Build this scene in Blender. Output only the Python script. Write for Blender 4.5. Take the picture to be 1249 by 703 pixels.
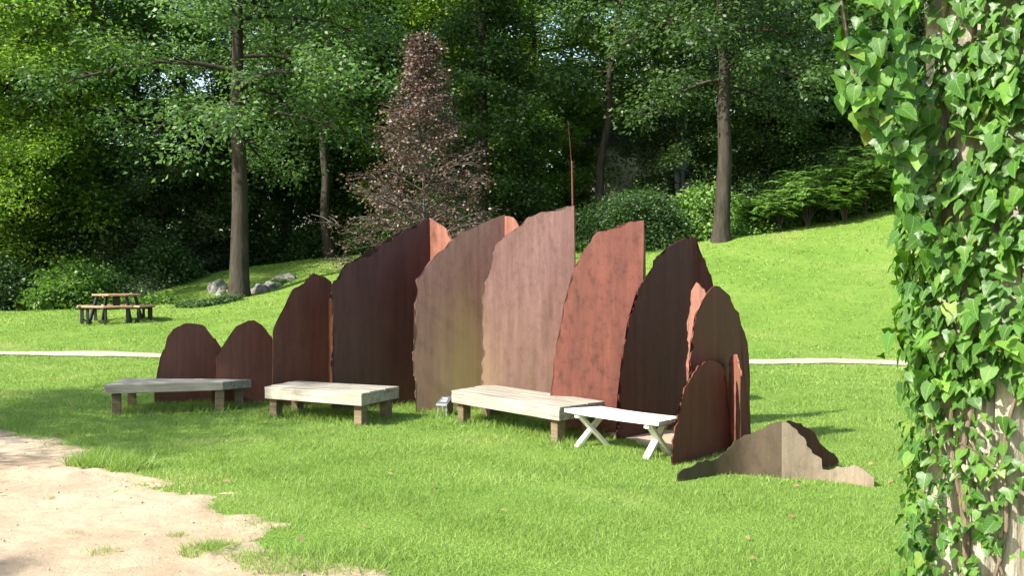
import bpy, bmesh, math, random
import numpy as np
from mathutils import Vector, Matrix, noise
R = math.radians
scene = bpy.context.scene
C = scene.collection
for o in list(bpy.data.objects): bpy.data.objects.remove(o)

# ------------------------------------------------------------------ camera, sky, sun, exposure
F, HZ, EYE, CX = 1250.0, 345.0, 1.7, 624.5          # focal (px of the photo), horizon row, eye height, centre column
cam = bpy.data.cameras.new('camera'); cam_o = bpy.data.objects.new('camera', cam); C.objects.link(cam_o)
cam.sensor_width = 36; cam.lens = 36 * F / 1249; cam.shift_y = -(351.5 - HZ) / 1249
cam_o.location = (0, 0, EYE); cam_o.rotation_euler = (R(90), 0, 0)
cam.clip_start = .05; cam.clip_end = 2000
scene.camera = cam_o
SUN = Vector((.84, .54)).normalized(); ELEV = R(38)  # horizontal travel of the light, height of the sun
world = bpy.data.worlds.new('World'); scene.world = world; world.use_nodes = True
wn = world.node_tree.nodes; wl = world.node_tree.links
sky = wn.new('ShaderNodeTexSky'); sky.sky_type = 'NISHITA'; sky.sun_disc = False
sky.sun_elevation = ELEV; sky.sun_rotation = math.atan2(-SUN.x, -SUN.y)
sky.air_density = 1.3; sky.dust_density = 2.0; sky.ozone_density = 1.0
wn['Background'].inputs[1].default_value = .15
wl.new(sky.outputs[0], wn['Background'].inputs[0])
sl = bpy.data.lights.new('sun', 'SUN'); sl.energy = 5.0; sl.angle = R(.53); sl.color = (1, .95, .86)
so = bpy.data.objects.new('sun', sl); C.objects.link(so)
so.rotation_euler = Vector((SUN.x * math.cos(ELEV), SUN.y * math.cos(ELEV), -math.sin(ELEV))).to_track_quat('-Z', 'Y').to_euler()
so.location = (-20, -10, 30)
scene.view_settings.view_transform = 'Standard'; scene.view_settings.look = 'None'
scene.view_settings.exposure = 1.32; scene.view_settings.gamma = 1
scene.render.engine = 'CYCLES'
scene.cycles.max_bounces = 8; scene.cycles.transparent_max_bounces = 4

rng = np.random.default_rng(7); random.seed(7)

# ------------------------------------------------------------------ terrain height
TX = np.array([-160, -40, -20, -13, -9.5, -6.8, -3, 0, 5, 8, 11.4, 14, 20, 40, 160.])
TY = np.array([-60, 12, 21, 24.5, 29, 33, 38, 44, 60, 120, 320.])
TZ = np.array([
    [0]*15, [0]*15,
    [.03]*15,
    [.16, .16, .15, .14, .13, .13, .15, .2, .3, .36, .42, .46, .6, .8, 1],
    [.5, .52, .55, .58, .62, .7, .85, .95, 1.2, 1.38, 1.55, 1.75, 2.1, 2.6, 3],
    [.6, .62, .66, .68, .8, 1.05, 1.35, 1.65, 2.05, 2.35, 2.65, 2.95, 3.5, 4.2, 5],
    [.7, .72, .75, .92, 1.45, 2.0, 2.4, 2.7, 3.0, 3.42, 3.88, 4.42, 5.1, 6, 7],
    [.9, .9, 1.0, 2.15, 2.6, 2.9, 3.1, 3.25, 3.35, 3.75, 4.2, 4.7, 5.4, 6.5, 8],
    [1.2, 1.3, 1.6, 2.6, 2.9, 3.2, 3.4, 3.6, 3.8, 4.1, 4.4, 4.8, 5.5, 7, 9],
    [4]*6 + [5]*5 + [6, 7, 9, 12], [14]*15])
OFF = [(a * .8, b * .8) for a in (-1, 0, 1) for b in (-1, 0, 1)]
def bil(x, y):
    x = np.clip(x, TX[0], TX[-1] - 1e-6); y = np.clip(y, TY[0], TY[-1] - 1e-6)
    i = np.searchsorted(TX, x, side='right') - 1; j = np.searchsorted(TY, y, side='right') - 1
    u = (x - TX[i]) / (TX[i+1] - TX[i]); v = (y - TY[j]) / (TY[j+1] - TY[j])
    return TZ[j, i]*(1-u)*(1-v) + TZ[j, i+1]*u*(1-v) + TZ[j+1, i]*(1-u)*v + TZ[j+1, i+1]*u*v
def H(x, y):
    x = np.asarray(x, float); y = np.asarray(y, float)
    z = sum(bil(x + a, y + b) for a, b in OFF) / len(OFF)
    amp = np.clip((y - 6) / 25, 0.15, 1)
    z = z + amp * (.035*np.sin(x*.9 + 1.3*np.sin(y*.37)) * np.sin(y*.7 + .8) + .02*np.sin(x*2.1 + y*.6) + .012*np.sin(y*2.7 - x*.8))
    return z
def h(x, y): return float(H(x, y))
def at(px, py, d): return Vector(((px - CX) / F * d, d, EYE - (py - HZ) / F * d))
def gnd(px, d):                                     # a spot on the ground below a photo column, d metres out
    x = (px - CX) / F * d
    return Vector((x, d, h(x, d)))
def hit(px, py):                                    # where the ray through a pixel meets the ground
    d = np.arange(2.5, 120, .02)
    x = (px - CX) / F * d; z = EYE - (py - HZ) / F * d
    k = np.argmax(H(x, d) >= z)
    return Vector((x[k], d[k], h(x[k], d[k])))

# ------------------------------------------------------------------ helpers
def tag(o, label=None, cat=None, group=None, kind=None):
    if label: o['label'] = label
    if cat: o['category'] = cat
    if group: o['group'] = group
    if kind: o['kind'] = kind
    return o
def link(name, me, mat=None, parent=None, loc=None):
    o = bpy.data.objects.new(name, me); C.objects.link(o)
    if mat: me.materials.append(mat)
    if parent: o.parent = parent
    if loc is not None: o.location = loc
    return o
def empty(name, loc, rz=0):
    o = bpy.data.objects.new(name, None); C.objects.link(o); o.location = loc; o.rotation_euler = (0, 0, rz)
    o.empty_display_size = .2
    return o
def npmesh(name, V, faces, smooth=False, **attrs):   # V (n,3); faces (m,k) all of one size
    me = bpy.data.meshes.new(name)
    V = np.asarray(V, np.float32); faces = np.asarray(faces, np.int32); m, k = faces.shape
    me.vertices.add(len(V)); me.vertices.foreach_set('co', V.ravel())
    me.loops.add(m*k); me.loops.foreach_set('vertex_index', faces.ravel())
    me.polygons.add(m); me.polygons.foreach_set('loop_start', np.arange(0, m*k, k, dtype=np.int32))
    me.polygons.foreach_set('loop_total', np.full(m, k, np.int32))
    if smooth: me.polygons.foreach_set('use_smooth', np.ones(m, bool))
    for n, a in attrs.items():
        at_ = me.attributes.new(n, 'FLOAT', 'POINT'); at_.data.foreach_set('value', np.asarray(a, np.float32))
    me.update(calc_edges=True); me.validate()
    return me
def bmmesh(name, bm, smooth=False):
    bmesh.ops.recalc_face_normals(bm, faces=bm.faces)
    me = bpy.data.meshes.new(name); bm.to_mesh(me); bm.free()
    if smooth:
        for p in me.polygons: p.use_smooth = True
    return me
def hexa(bm, c, bev=0.0):                            # 8 corners: bottom 4 then top 4
    v = [bm.verts.new(p) for p in c]
    fs = [bm.faces.new([v[i] for i in q]) for q in ((3,2,1,0), (4,5,6,7), (0,1,5,4), (1,2,6,5), (2,3,7,6), (3,0,4,7))]
    if bev:
        es = list({e for f in fs for e in f.edges})
        bmesh.ops.bevel(bm, geom=es, offset=bev, segments=1, affect='EDGES')
def bar(bm, a, b, w, t, up=(0, 0, 1), bev=.003):     # a squared bar from a to b
    a, b = Vector(a), Vector(b); d = (b - a).normalized(); s = d.cross(Vector(up))
    if s.length < 1e-3: s = d.cross(Vector((0, 1, 0)))
    s.normalize(); u = s.cross(d); s *= w/2; u *= t/2
    hexa(bm, [a-s-u, a+s-u, b+s-u, b-s-u, a-s+u, a+s+u, b+s+u, b-s+u], bev)
class Tubes:
    def __init__(s): s.V = []; s.Fc = []; s.n = 0
    def add(s, pts, rad, k=6):
        P = np.array(pts, float); m = len(P)
        T = np.gradient(P, axis=0); T /= np.linalg.norm(T, axis=1)[:, None] + 1e-9
        ref = np.where(np.abs(T[:, 2:3]) > .9, np.array([[1., 0, 0]]), np.array([[0, 0, 1.]]))
        A = np.cross(T, ref); A /= np.linalg.norm(A, axis=1)[:, None] + 1e-9; B = np.cross(T, A)
        # keep frames continuous
        for i in range(1, m):
            if A[i] @ A[i-1] < 0: A[i] *= -1; B[i] *= -1
        th = np.arange(k) * 2*math.pi/k; r = np.asarray(rad, float)[:, None, None]
        ring = P[:, None, :] + r * (np.cos(th)[None, :, None]*A[:, None, :] + np.sin(th)[None, :, None]*B[:, None, :])
        s.V.append(ring.reshape(-1, 3))
        i = np.arange(m-1)[:, None]*k; j = np.arange(k)[None, :]; jn = (j+1) % k
        s.Fc.append((np.stack([i+j, i+jn, i+k+jn, i+k+j], -1).reshape(-1, 4)) + s.n)
        s.n += m*k
    def mesh(s, name): return npmesh(name, np.concatenate(s.V), np.concatenate(s.Fc), True)

# ------------------------------------------------------------------ materials
def mat(name):
    m = bpy.data.materials.new(name); m.use_nodes = True; nt = m.node_tree
    return m, nt, nt.nodes['Principled BSDF'], nt.nodes['Material Output']
def nd(nt, typ, **kw):
    n = nt.nodes.new(typ)
    for k, v in kw.items():
        if k in n.inputs: n.inputs[k].default_value = v
        else: setattr(n, k, v)
    return n
def ramp(nt, fac, stops):
    r = nt.nodes.new('ShaderNodeValToRGB'); e = r.color_ramp.elements
    while len(e) < len(stops): e.new(.5)
    for q, (p, c) in zip(e, stops): q.position = p; q.color = (*c, 1) if len(c) == 3 else c
    nt.links.new(fac, r.inputs[0]); return r.outputs[0]
def tex(nt, scale, detail=4, rough=.6, stretch=(1, 1, 1), obj=True, off=0):
    tc = nt.nodes.new('ShaderNodeTexCoord'); mp = nt.nodes.new('ShaderNodeMapping')
    mp.inputs['Scale'].default_value = stretch; mp.inputs['Location'].default_value = (off, off*.7, off*.3)
    nt.links.new(tc.outputs['Object'], mp.inputs[0])
    n = nd(nt, 'ShaderNodeTexNoise', Scale=scale, Detail=detail, Roughness=rough)
    nt.links.new(mp.outputs[0], n.inputs['Vector']); return n.outputs['Fac']
def mix(nt, fac, a, b, mode='MIX'):
    m = nt.nodes.new('ShaderNodeMix'); m.data_type = 'RGBA'; m.blend_type = mode
    for s, v in ((m.inputs[0], fac), (m.inputs[6], a), (m.inputs[7], b)):
        if hasattr(v, 'is_linked'): nt.links.new(v, s)
        elif isinstance(v, (int, float)): s.default_value = v
        else: s.default_value = (*v, 1)
    return m.outputs[2]
def bump(nt, hgt, bsdf, strength=.4, dist=.02):
    b = nd(nt, 'ShaderNodeBump', Strength=strength, Distance=dist); nt.links.new(hgt, b.inputs['Height'])
    nt.links.new(b.outputs[0], bsdf.inputs['Normal'])

def leaf_mat(name, dark, light, trans=.3, rough=.45, tmul=(1.5, 1.6, .8), spec=.4):
    m, nt, bs, out = mat(name)
    a = nd(nt, 'ShaderNodeAttribute', attribute_name='rnd')
    col = ramp(nt, a.outputs['Fac'], [(0, dark), (.55, tuple((p+q)/2 for p, q in zip(dark, light))), (1, light)])
    oi = nt.nodes.new('ShaderNodeObjectInfo')
    hs = nd(nt, 'ShaderNodeHueSaturation'); nt.links.new(col, hs.inputs['Color'])
    mr = nd(nt, 'ShaderNodeMapRange'); mr.inputs[3].default_value = .75; mr.inputs[4].default_value = 1.25
    nt.links.new(oi.outputs['Random'], mr.inputs[0]); nt.links.new(mr.outputs[0], hs.inputs['Value'])
    nt.links.new(hs.outputs[0], bs.inputs['Base Color'])
    bs.inputs['Roughness'].default_value = rough; bs.inputs['Specular IOR Level'].default_value = spec
    tr = nt.nodes.new('ShaderNodeBsdfTranslucent')
    tc = mix(nt, 1.0, hs.outputs[0], tmul, 'MULTIPLY'); nt.links.new(tc, tr.inputs[0])
    ms = nt.nodes.new('ShaderNodeMixShader'); ms.inputs[0].default_value = trans
    nt.links.new(bs.outputs[0], ms.inputs[1]); nt.links.new(tr.outputs[0], ms.inputs[2])
    nt.links.new(ms.outputs[0], out.inputs[0])
    return m
L_OAK = leaf_mat('oak_leaf', (.024, .060, .020), (.125, .215, .070), .40, .5)
L_DARK = leaf_mat('dark_leaf', (.018, .048, .014), (.090, .170, .042), .40, .5)
L_MID = leaf_mat('green_leaf', (.04, .095, .016), (.16, .29, .05), .45)
L_BRIGHT = leaf_mat('maple_leaf', (.07, .14, .016), (.24, .36, .05), .48)
L_SILVER = leaf_mat('silvery_leaf', (.045, .085, .03), (.19, .27, .12), .25)
L_COPPER = leaf_mat('copper_leaf', (.038, .023, .018), (.18, .125, .10), .2, .45, (1.5, .9, .7), .4)
L_SHRUB = leaf_mat('shrub_leaf', (.06, .13, .025), (.21, .36, .085), .42)
def ivy_mat():
    m = leaf_mat('ivy_leaf', (.04, .12, .014), (.16, .30, .05), .35, .42, (1.6, 1.7, .5), .4); nt = m.node_tree; bs = nt.nodes['Principled BSDF']
    cr = next(n for n in nt.nodes if n.type == 'VALTORGB'); oi = next(n for n in nt.nodes if n.type == 'OBJECT_INFO'); at_ = next(n for n in nt.nodes if n.type == 'ATTRIBUTE')
    mu = nd(nt, 'ShaderNodeMath', operation='MULTIPLY_ADD'); mu.inputs[1].default_value = 7.3; nt.links.new(oi.outputs['Random'], mu.inputs[0]); nt.links.new(at_.outputs['Fac'], mu.inputs[2])
    fr = nd(nt, 'ShaderNodeMath', operation='FRACT'); nt.links.new(mu.outputs[0], fr.inputs[0]); nt.links.new(fr.outputs[0], cr.inputs[0])
    e = cr.color_ramp.elements.new(.985); e.color = (.18, .28, .04, 1); cr.color_ramp.elements[-1].color = (.24, .24, .06, 1); cr.color_ramp.elements[1].color = (.06, .16, .02, 1); e = cr.color_ramp.elements.new(.93); e.color = (.135, .28, .04, 1)
    def math(op, a, b=None):
        n = nt.nodes.new('ShaderNodeMath'); n.operation = op
        for i, v in enumerate((a, b)):
            if v is None: continue
            if hasattr(v, 'is_linked'): nt.links.new(v, n.inputs[i])
            else: n.inputs[i].default_value = v
        return n.outputs[0]
    lx = nd(nt, 'ShaderNodeAttribute', attribute_name='lx').outputs['Fac']; ly = nd(nt, 'ShaderNodeAttribute', attribute_name='ly').outputs['Fac']
    ax = math('ABSOLUTE', lx); mid = math('LESS_THAN', ax, .018)
    fr2 = math('FRACT', math('MULTIPLY', math('SUBTRACT', ly, math('MULTIPLY', ax, .9)), 5.0)); side = math('LESS_THAN', fr2, .10)
    vein = math('MULTIPLY', math('MAXIMUM', mid, math('MULTIPLY', side, .6)), .55)
    hs = next(n for n in nt.nodes if n.type == 'HUE_SAT'); c = mix(nt, vein, hs.outputs[0], (.26, .38, .12)); nt.links.new(c, bs.inputs['Base Color'])
    n = tex(nt, 30, 3, .6); bump(nt, n, bs, .25, .01)
    return m
L_IVY = ivy_mat()

def bark_mat(name, c1, c2, scale=9):
    m, nt, bs, _ = mat(name)
    n = tex(nt, scale, 6, .65, (1, 1, .18)); n2 = tex(nt, 1.3, 3)
    c = ramp(nt, n, [(.25, c1), (.62, c2)])
    c = mix(nt, .35, c, ramp(nt, n2, [(.35, (.5, .52, .42)), (.65, (1, 1, 1))]), 'MULTIPLY')
    nt.links.new(c, bs.inputs['Base Color']); bs.inputs['Roughness'].default_value = .9
    bs.inputs['Specular IOR Level'].default_value = .15
    bump(nt, n, bs, .8, .04); return m
BARK = bark_mat('woodland_bark', (.014, .012, .009), (.052, .045, .034), 6)
BARK_PALE = bark_mat('pale_bark', (.16, .135, .105), (.46, .41, .33), 26)
TWIG = bark_mat('beech_twig', (.035, .03, .027), (.10, .088, .08), 20)
VINE = bark_mat('vine_stem', (.08, .055, .038), (.22, .165, .12), 30)

def ground_mat():
    m, nt, bs, out = mat('lawn')
    n1 = tex(nt, .35, 5, .6); n2 = tex(nt, 3.2, 5, .65); n3 = tex(nt, 38, 3, .7)
    c = ramp(nt, n1, [(.3, (.125, .225, .035)), (.52, (.165, .265, .048)), (.72, (.235, .29, .08))])
    c = mix(nt, .6, c, ramp(nt, n2, [(.3, (.72, .78, .7)), (.55, (1, 1, 1)), (.75, (1.25, 1.1, 1.0))]), 'MULTIPLY')
    c = mix(nt, .75, c, ramp(nt, n3, [(.3, (.5, .55, .45)), (.6, (1.1, 1.1, 1.05))]), 'MULTIPLY')
    a = nd(nt, 'ShaderNodeAttribute', attribute_name='litter')
    lit = ramp(nt, n2, [(.3, (.018, .02, .009)), (.5, (.03, .045, .012)), (.7, (.055, .05, .028))])
    c = mix(nt, a.outputs['Fac'], c, lit)
    nt.links.new(c, bs.inputs['Base Color']); bs.inputs['Roughness'].default_value = .85; bs.inputs['Specular IOR Level'].default_value = .1
    mx = nd(nt, 'ShaderNodeMath', operation='ADD'); nt.links.new(n2, mx.inputs[0]); nt.links.new(n3, mx.inputs[1])
    bump(nt, mx.outputs[0], bs, .9, .05); return m
LAWN = ground_mat()
GRASS = leaf_mat('grass_blade', (.115, .215, .032), (.29, .385, .105), .4, .5, (1.2, 1.2, .8), .25)

_e = [n for n in GRASS.node_tree.nodes if n.type == 'VALTORGB'][0].color_ramp.elements; _q = _e.new(.93); _q.color = (.275, .375, .10, 1); _e[-1].color = (.37, .37, .16, 1)   # dry straw among the green
def sand_mat():
    m, nt, bs, _ = mat('sand')
    n1 = tex(nt, .8, 5, .6); n2 = tex(nt, 9, 6, .7); n3 = tex(nt, 130, 2, .6)
    c = ramp(nt, n1, [(.3, (.30, .22, .145)), (.5, (.39, .30, .205)), (.7, (.46, .37, .265))])
    c = mix(nt, .55, c, ramp(nt, n2, [(.28, (.55, .5, .44)), (.45, (1, 1, 1)), (.75, (1.12, 1.1, 1.05))]), 'MULTIPLY')
    c = mix(nt, .4, c, ramp(nt, n3, [(.35, (.6, .58, .55)), (.6, (1.1, 1.1, 1.1))]), 'MULTIPLY')
    nt.links.new(c, bs.inputs['Base Color']); bs.inputs['Roughness'].default_value = .95; bs.inputs['Specular IOR Level'].default_value = .1
    mx = nd(nt, 'ShaderNodeMath', operation='MULTIPLY_ADD'); mx.inputs[1].default_value = .25
    nt.links.new(n3, mx.inputs[0]); nt.links.new(n2, mx.inputs[2]); bump(nt, mx.outputs[0], bs, .7, .03)
    return m
SAND = sand_mat()
def simple(name, c, rough=.7, noise_s=0, amt=.4, stretch=(1, 1, 1), metal=0, bmp=0, spec=.3):
    m, nt, bs, _ = mat(name)
    if noise_s:
        n = tex(nt, noise_s, 5, .65, stretch)
        k = ramp(nt, n, [(.3, (1-amt,)*3), (.65, (1.08,)*3)])
        nt.links.new(mix(nt, 1.0, c, k, 'MULTIPLY'), bs.inputs['Base Color'])
        if bmp: bump(nt, n, bs, bmp, .01)
    else: bs.inputs['Base Color'].default_value = (*c, 1)
    bs.inputs['Roughness'].default_value = rough; bs.inputs['Metallic'].default_value = metal
    bs.inputs['Specular IOR Level'].default_value = spec
    return m
PATHM = simple('pale_path', (.36, .31, .24), .9, 4, .3)
STONE = simple('boulder', (.2, .19, .165), .9, 5, .55, bmp=.6)
BLACK = simple('black_metal', (.012, .013, .013), .5)
ALU = simple('aluminium_frame', (.42, .43, .44), .4, metal=.6)
PANEL = simple('sign_face', (.10, .11, .13), .25, 30, .3)
PRINT = simple('sign_print', (.6, .6, .6), .6)
WHITE = simple('weathered_white_paint', (.6, .585, .54), .6, 14, .14, (1, 1, 1), bmp=.1)
BROWN = simple('brown_slab', (.36, .22, .13), .75, 9, .4)
HOUSEW = simple('house_wall', (.62, .60, .56), .8, 3, .12)
ROOF = simple('slate_roof', (.10, .105, .115), .8, 6, .4)
GLASSD = simple('dark_window', (.03, .035, .04), .15, spec=.6)

def wood_mat(name, c1, c2, c3):
    m, nt, bs, _ = mat(name)
    n = tex(nt, 16, 6, .7, (.07, 1, 1)); n2 = tex(nt, 1.6, 4, .6); n3 = tex(nt, 60, 3, .6, (.05, 1, 1))
    c = ramp(nt, n, [(.28, c1), (.5, c2), (.7, c3)])
    c = mix(nt, .6, c, ramp(nt, n2, [(.3, (.62, .61, .58)), (.62, (1.08, 1.07, 1.03))]), 'MULTIPLY')
    c = mix(nt, .5, c, ramp(nt, n3, [(.36, (.55, .53, .5)), (.55, (1.05, 1.05, 1.05))]), 'MULTIPLY')
    nt.links.new(c, bs.inputs['Base Color']); bs.inputs['Roughness'].default_value = .85; bs.inputs['Specular IOR Level'].default_value = .15
    bump(nt, n3, bs, .5, .006); return m
WOOD = wood_mat('weathered_wood', (.17, .15, .12), (.31, .285, .235), (.39, .365, .31))
WOOD_SHADED = wood_mat('weathered_post_shaded', (.075, .058, .036), (.15, .12, .075), (.20, .165, .11))  # leg wood darkened: the shade under the seats is in its colour

def rust_mat(name, seed, a, b, stain, stain_c=(.20, .165, .055), mottle=.5, spec=.4):
    m, nt, bs, _ = mat(name)
    s1 = tex(nt, 7, 5, .6, (1, 1, .07), off=seed*3.1)         # long vertical run-off streaks
    s2 = tex(nt, 15, 8, .7, (1, 1, .09), off=seed*5.7)
    mo = tex(nt, 11, 8, .78, (1, 1, .6), off=seed*1.9); fi = tex(nt, 150, 5, .8, (1, 1, .7), off=seed)
    c = ramp(nt, s1, [(.32, a), (.68, b)])
    c = mix(nt, .55, c, ramp(nt, s2, [(.34, (.6, .54, .54)), (.5, (.95, .95, .95)), (.68, (1.3, 1.3, 1.32))]), 'MULTIPLY')
    c = mix(nt, mottle, c, ramp(nt, mo, [(.36, (.55, .48, .47)), (.5, (1, 1, 1)), (.6, (1.05, 1.03, 1.0)), (.68, (1.5, 1.3, 1.15))]), 'MULTIPLY')
    c = mix(nt, .8, c, ramp(nt, fi, [(.36, (.6, .57, .57)), (.62, (1.18, 1.18, 1.18))]), 'MULTIPLY')
    # lichen-green run-off: in bands, stronger low on the sheet
    tc = nt.nodes.new('ShaderNodeTexCoord'); sp = nt.nodes.new('ShaderNodeSeparateXYZ'); nt.links.new(tc.outputs['Object'], sp.inputs[0])
    mr = nd(nt, 'ShaderNodeMapRange'); mr.inputs[1].default_value = 1.75; mr.inputs[2].default_value = .35
    nt.links.new(sp.outputs['Z'], mr.inputs[0])
    sb = tex(nt, 2.6, 4, .6, (1, 1, .05), off=seed*9.3)
    k = nd(nt, 'ShaderNodeMapRange'); k.inputs[1].default_value = .44; k.inputs[2].default_value = .66; nt.links.new(sb, k.inputs[0])
    k2 = nd(nt, 'ShaderNodeMath', operation='MULTIPLY_ADD'); k2.inputs[1].default_value = .75; k2.inputs[2].default_value = .25; nt.links.new(k.outputs[0], k2.inputs[0]); mm = nd(nt, 'ShaderNodeMath', operation='MULTIPLY_ADD'); mm.inputs[1].default_value = 1.0; mm.inputs[2].default_value = .12; nt.links.new(mr.outputs[0], mm.inputs[0])
    ad = nd(nt, 'ShaderNodeMath', operation='MULTIPLY'); nt.links.new(mm.outputs[0], ad.inputs[0]); nt.links.new(k2.outputs[0], ad.inputs[1])
    mu = nd(nt, 'ShaderNodeMath', operation='MULTIPLY', use_clamp=True); mu.inputs[1].default_value = stain; nt.links.new(ad.outputs[0], mu.inputs[0])
    c = mix(nt, mu.outputs[0], c, stain_c)
    nt.links.new(c, bs.inputs['Base Color'])
    rr = nd(nt, 'ShaderNodeMapRange'); rr.inputs[3].default_value = .38; rr.inputs[4].default_value = .62; nt.links.new(mo, rr.inputs[0])
    nt.links.new(rr.outputs[0], bs.inputs['Roughness']); bs.inputs['Specular IOR Level'].default_value = spec
    bump(nt, fi, bs, .25, .004); return m

# ------------------------------------------------------------------ ground, sand, path
SANDPX = [(-260, 505), (0, 523), (34, 529), (70, 538), (99, 551), (108, 571), (140, 580), (172, 587), (241, 607), (280, 622), (302, 635), (315, 654), (345, 676), (395, 690), (450, 701), (520, 760), (560, 900)]
sand_edge = [hit(x, y).to_2d() for x, y in SANDPX]
sand_poly = np.array([(p.x, p.y) for p in sand_edge] + [(.2, 2.4), (-14, 2.4), (-14, sand_edge[0].y)])
def edge_dist(poly, x, y):                           # signed distance, positive inside
    x = np.asarray(x, float); y = np.asarray(y, float)
    ins = np.zeros(x.shape, bool); dm = np.full(x.shape, 1e9)
    n = len(poly)
    for i in range(n):
        (x0, y0), (x1, y1) = poly[i], poly[(i+1) % n]
        dx, dy = x1-x0, y1-y0; t = np.clip(((x-x0)*dx + (y-y0)*dy)/(dx*dx+dy*dy+1e-12), 0, 1)
        dm = np.minimum(dm, np.hypot(x-x0-t*dx, y-y0-t*dy))
        c = ((y0 > y) != (y1 > y)); ins ^= c & (x < (x1-x0)*(y-y0)/((y1-y0) if y1 != y0 else 1e-12) + x0)
    return np.where(ins, dm, -dm)
def wob(x, y): return .10*np.sin(x*3.1 + y*1.7) * np.sin(y*4.3 - x) + .06*np.sin(x*9.7 + 2*np.sin(y*5)) + .035*np.sin(y*19 + x*13)
def sandness(x, y): return edge_dist(sand_poly, x, y) + wob(np.asarray(x), np.asarray(y))

gx = np.unique(np.concatenate([np.linspace(-160, -34, 24), np.arange(-34, 34, .35), np.linspace(34, 160, 24)]))
gy = np.unique(np.concatenate([np.linspace(-60, 2, 16), np.arange(2, 50, .3), np.linspace(50, 320, 60)]))
GX, GY = np.meshgrid(gx, gy); GZ = H(GX, GY)
def wood_line(x):                                    # depth at which mown grass gives way to the wood's floor
    return np.interp(x, [-40, -20, -15, -14, -12, -10, -8, -2, 4, 8, 12, 16, 40], [34, 36, 37.5, 41, 46.5, 47.5, 48, 48, 44, 40.5, 39.5, 39.5, 40])
lit = np.clip((GY - wood_line(GX)) / 1.6 + .5 + .5*np.sin(GX*1.3)*np.sin(GY*.9), 0, 1)
ny, nx = GX.shape; idx = np.arange(ny*nx).reshape(ny, nx)
fc = np.stack([idx[:-1, :-1], idx[:-1, 1:], idx[1:, 1:], idx[1:, :-1]], -1).reshape(-1, 4)
g = link('ground', npmesh('ground', np.stack([GX, GY, GZ], -1).reshape(-1, 3), fc, True, litter=lit.ravel()), LAWN)
tag(g, kind='structure')

sx, sy = np.meshgrid(np.arange(-9, 1.0, .035), np.arange(2.6, 13.6, .035))
sd = sandness(sx, sy)
lump = np.zeros_like(sx)
for k in range(260):                                 # scuffs and footprints
    cx, cy, r = rng.uniform(-8.5, .5), rng.uniform(3, 12.5), rng.uniform(.06, .26)
    a = rng.uniform(0, 3.14); u = (sx-cx)*math.cos(a) + (sy-cy)*math.sin(a); v = -(sx-cx)*math.sin(a) + (sy-cy)*math.cos(a)
    q = (u/r)**2 + (v/(r*.5))**2
    lump += rng.choice([-1, -1, 1])*rng.uniform(.008, .028)*np.exp(-q*1.2)
sz = H(sx, sy) + .012 + np.clip(lump, -.008, .05) + .004*np.sin(sx*17 + 3*np.sin(sy*7))*np.sin(sy*13) 
nz = np.zeros_like(sx)
for k, (fx, fy, am) in enumerate(((2.1, 3.3, .5), (5.3, 4.1, .4), (9.1, 11.7, .35), (21, 17, .3), (37, 43, .25))): nz += am*np.sin(sx*fx + 1.7*np.sin(sy*fy*.6 + k) + k*2)*np.sin(sy*fy + 1.3*np.sin(sx*fx*.5 + k))
sz += np.clip((sd + .16*nz - .10)*.09, -.045, 0)     # the sheet thins out and dips under the turf along a ragged line
ny, nx = sx.shape; idx = np.arange(ny*nx).reshape(ny, nx)
fc = np.stack([idx[:-1, :-1], idx[:-1, 1:], idx[1:, 1:], idx[1:, :-1]], -1).reshape(-1, 4)
keep = (sd.ravel()[fc] > -.45).all(1); fc = fc[keep]
used, inv = np.unique(fc, return_inverse=True)
sV = np.stack([sx, sy, sz], -1).reshape(-1, 3)[used]
tag(link('sand', npmesh('sand', sV, inv.reshape(-1, 4), True), SAND), kind='structure')

PATH = [(-60, 25.6), (-30, 24.1), (-12, 23.1), (-8, 22.7), (0, 21.8), (4, 21.3), (8, 20.9), (14, 20.6), (30, 20.4), (60, 20)]
pxs = np.arange(-58, 58, .3); pys = np.interp(pxs, [p[0] for p in PATH], [p[1] for p in PATH])
def path_y(x): return np.interp(x, [p[0] for p in PATH], [p[1] for p in PATH])
pv, pf = [], []
for i, (x, y) in enumerate(zip(pxs, pys)):
    for j, q in enumerate((-.42, -.15, .15, .42)):
        yy = y + q + .05*math.sin(x*2.3 + j*2) + .03*math.sin(x*7.1 + j)
        pv.append((x, yy, h(x, yy) + .02 + (.012 if j in (1, 2) else 0)))
        if i and j: k = i*4 + j; pf.append((k-5, k-1, k, k-4))
tag(link('footpath', npmesh('footpath', pv, pf, True), PATHM), kind='structure')

soil = np.array([(p.x, p.y) for p in (hit(x, y) for x, y in ((742, 524), (760, 522), (800, 524), (830, 530), (838, 545), (822, 552), (790, 546), (762, 536), (745, 534)))])
def soilness(x, y): return edge_dist(soil, x, y) + .35*wob(np.asarray(x), np.asarray(y))
ax_, ay_ = np.meshgrid(np.arange(.6, 2.4, .04), np.arange(9.2, 13, .04)); sd2 = soilness(ax_, ay_); ny, nx = ax_.shape; idx = np.arange(ny*nx).reshape(ny, nx)
fc = np.stack([idx[:-1, :-1], idx[:-1, 1:], idx[1:, 1:], idx[1:, :-1]], -1).reshape(-1, 4); fc = fc[(sd2.ravel()[fc] > -.04).all(1)]; used, inv = np.unique(fc, return_inverse=True)
tag(link('bare_soil', npmesh('bare_soil', np.stack([ax_, ay_, H(ax_, ay_) + .012], -1).reshape(-1, 3)[used], inv.reshape(-1, 4), True), SAND), kind='structure')

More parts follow.
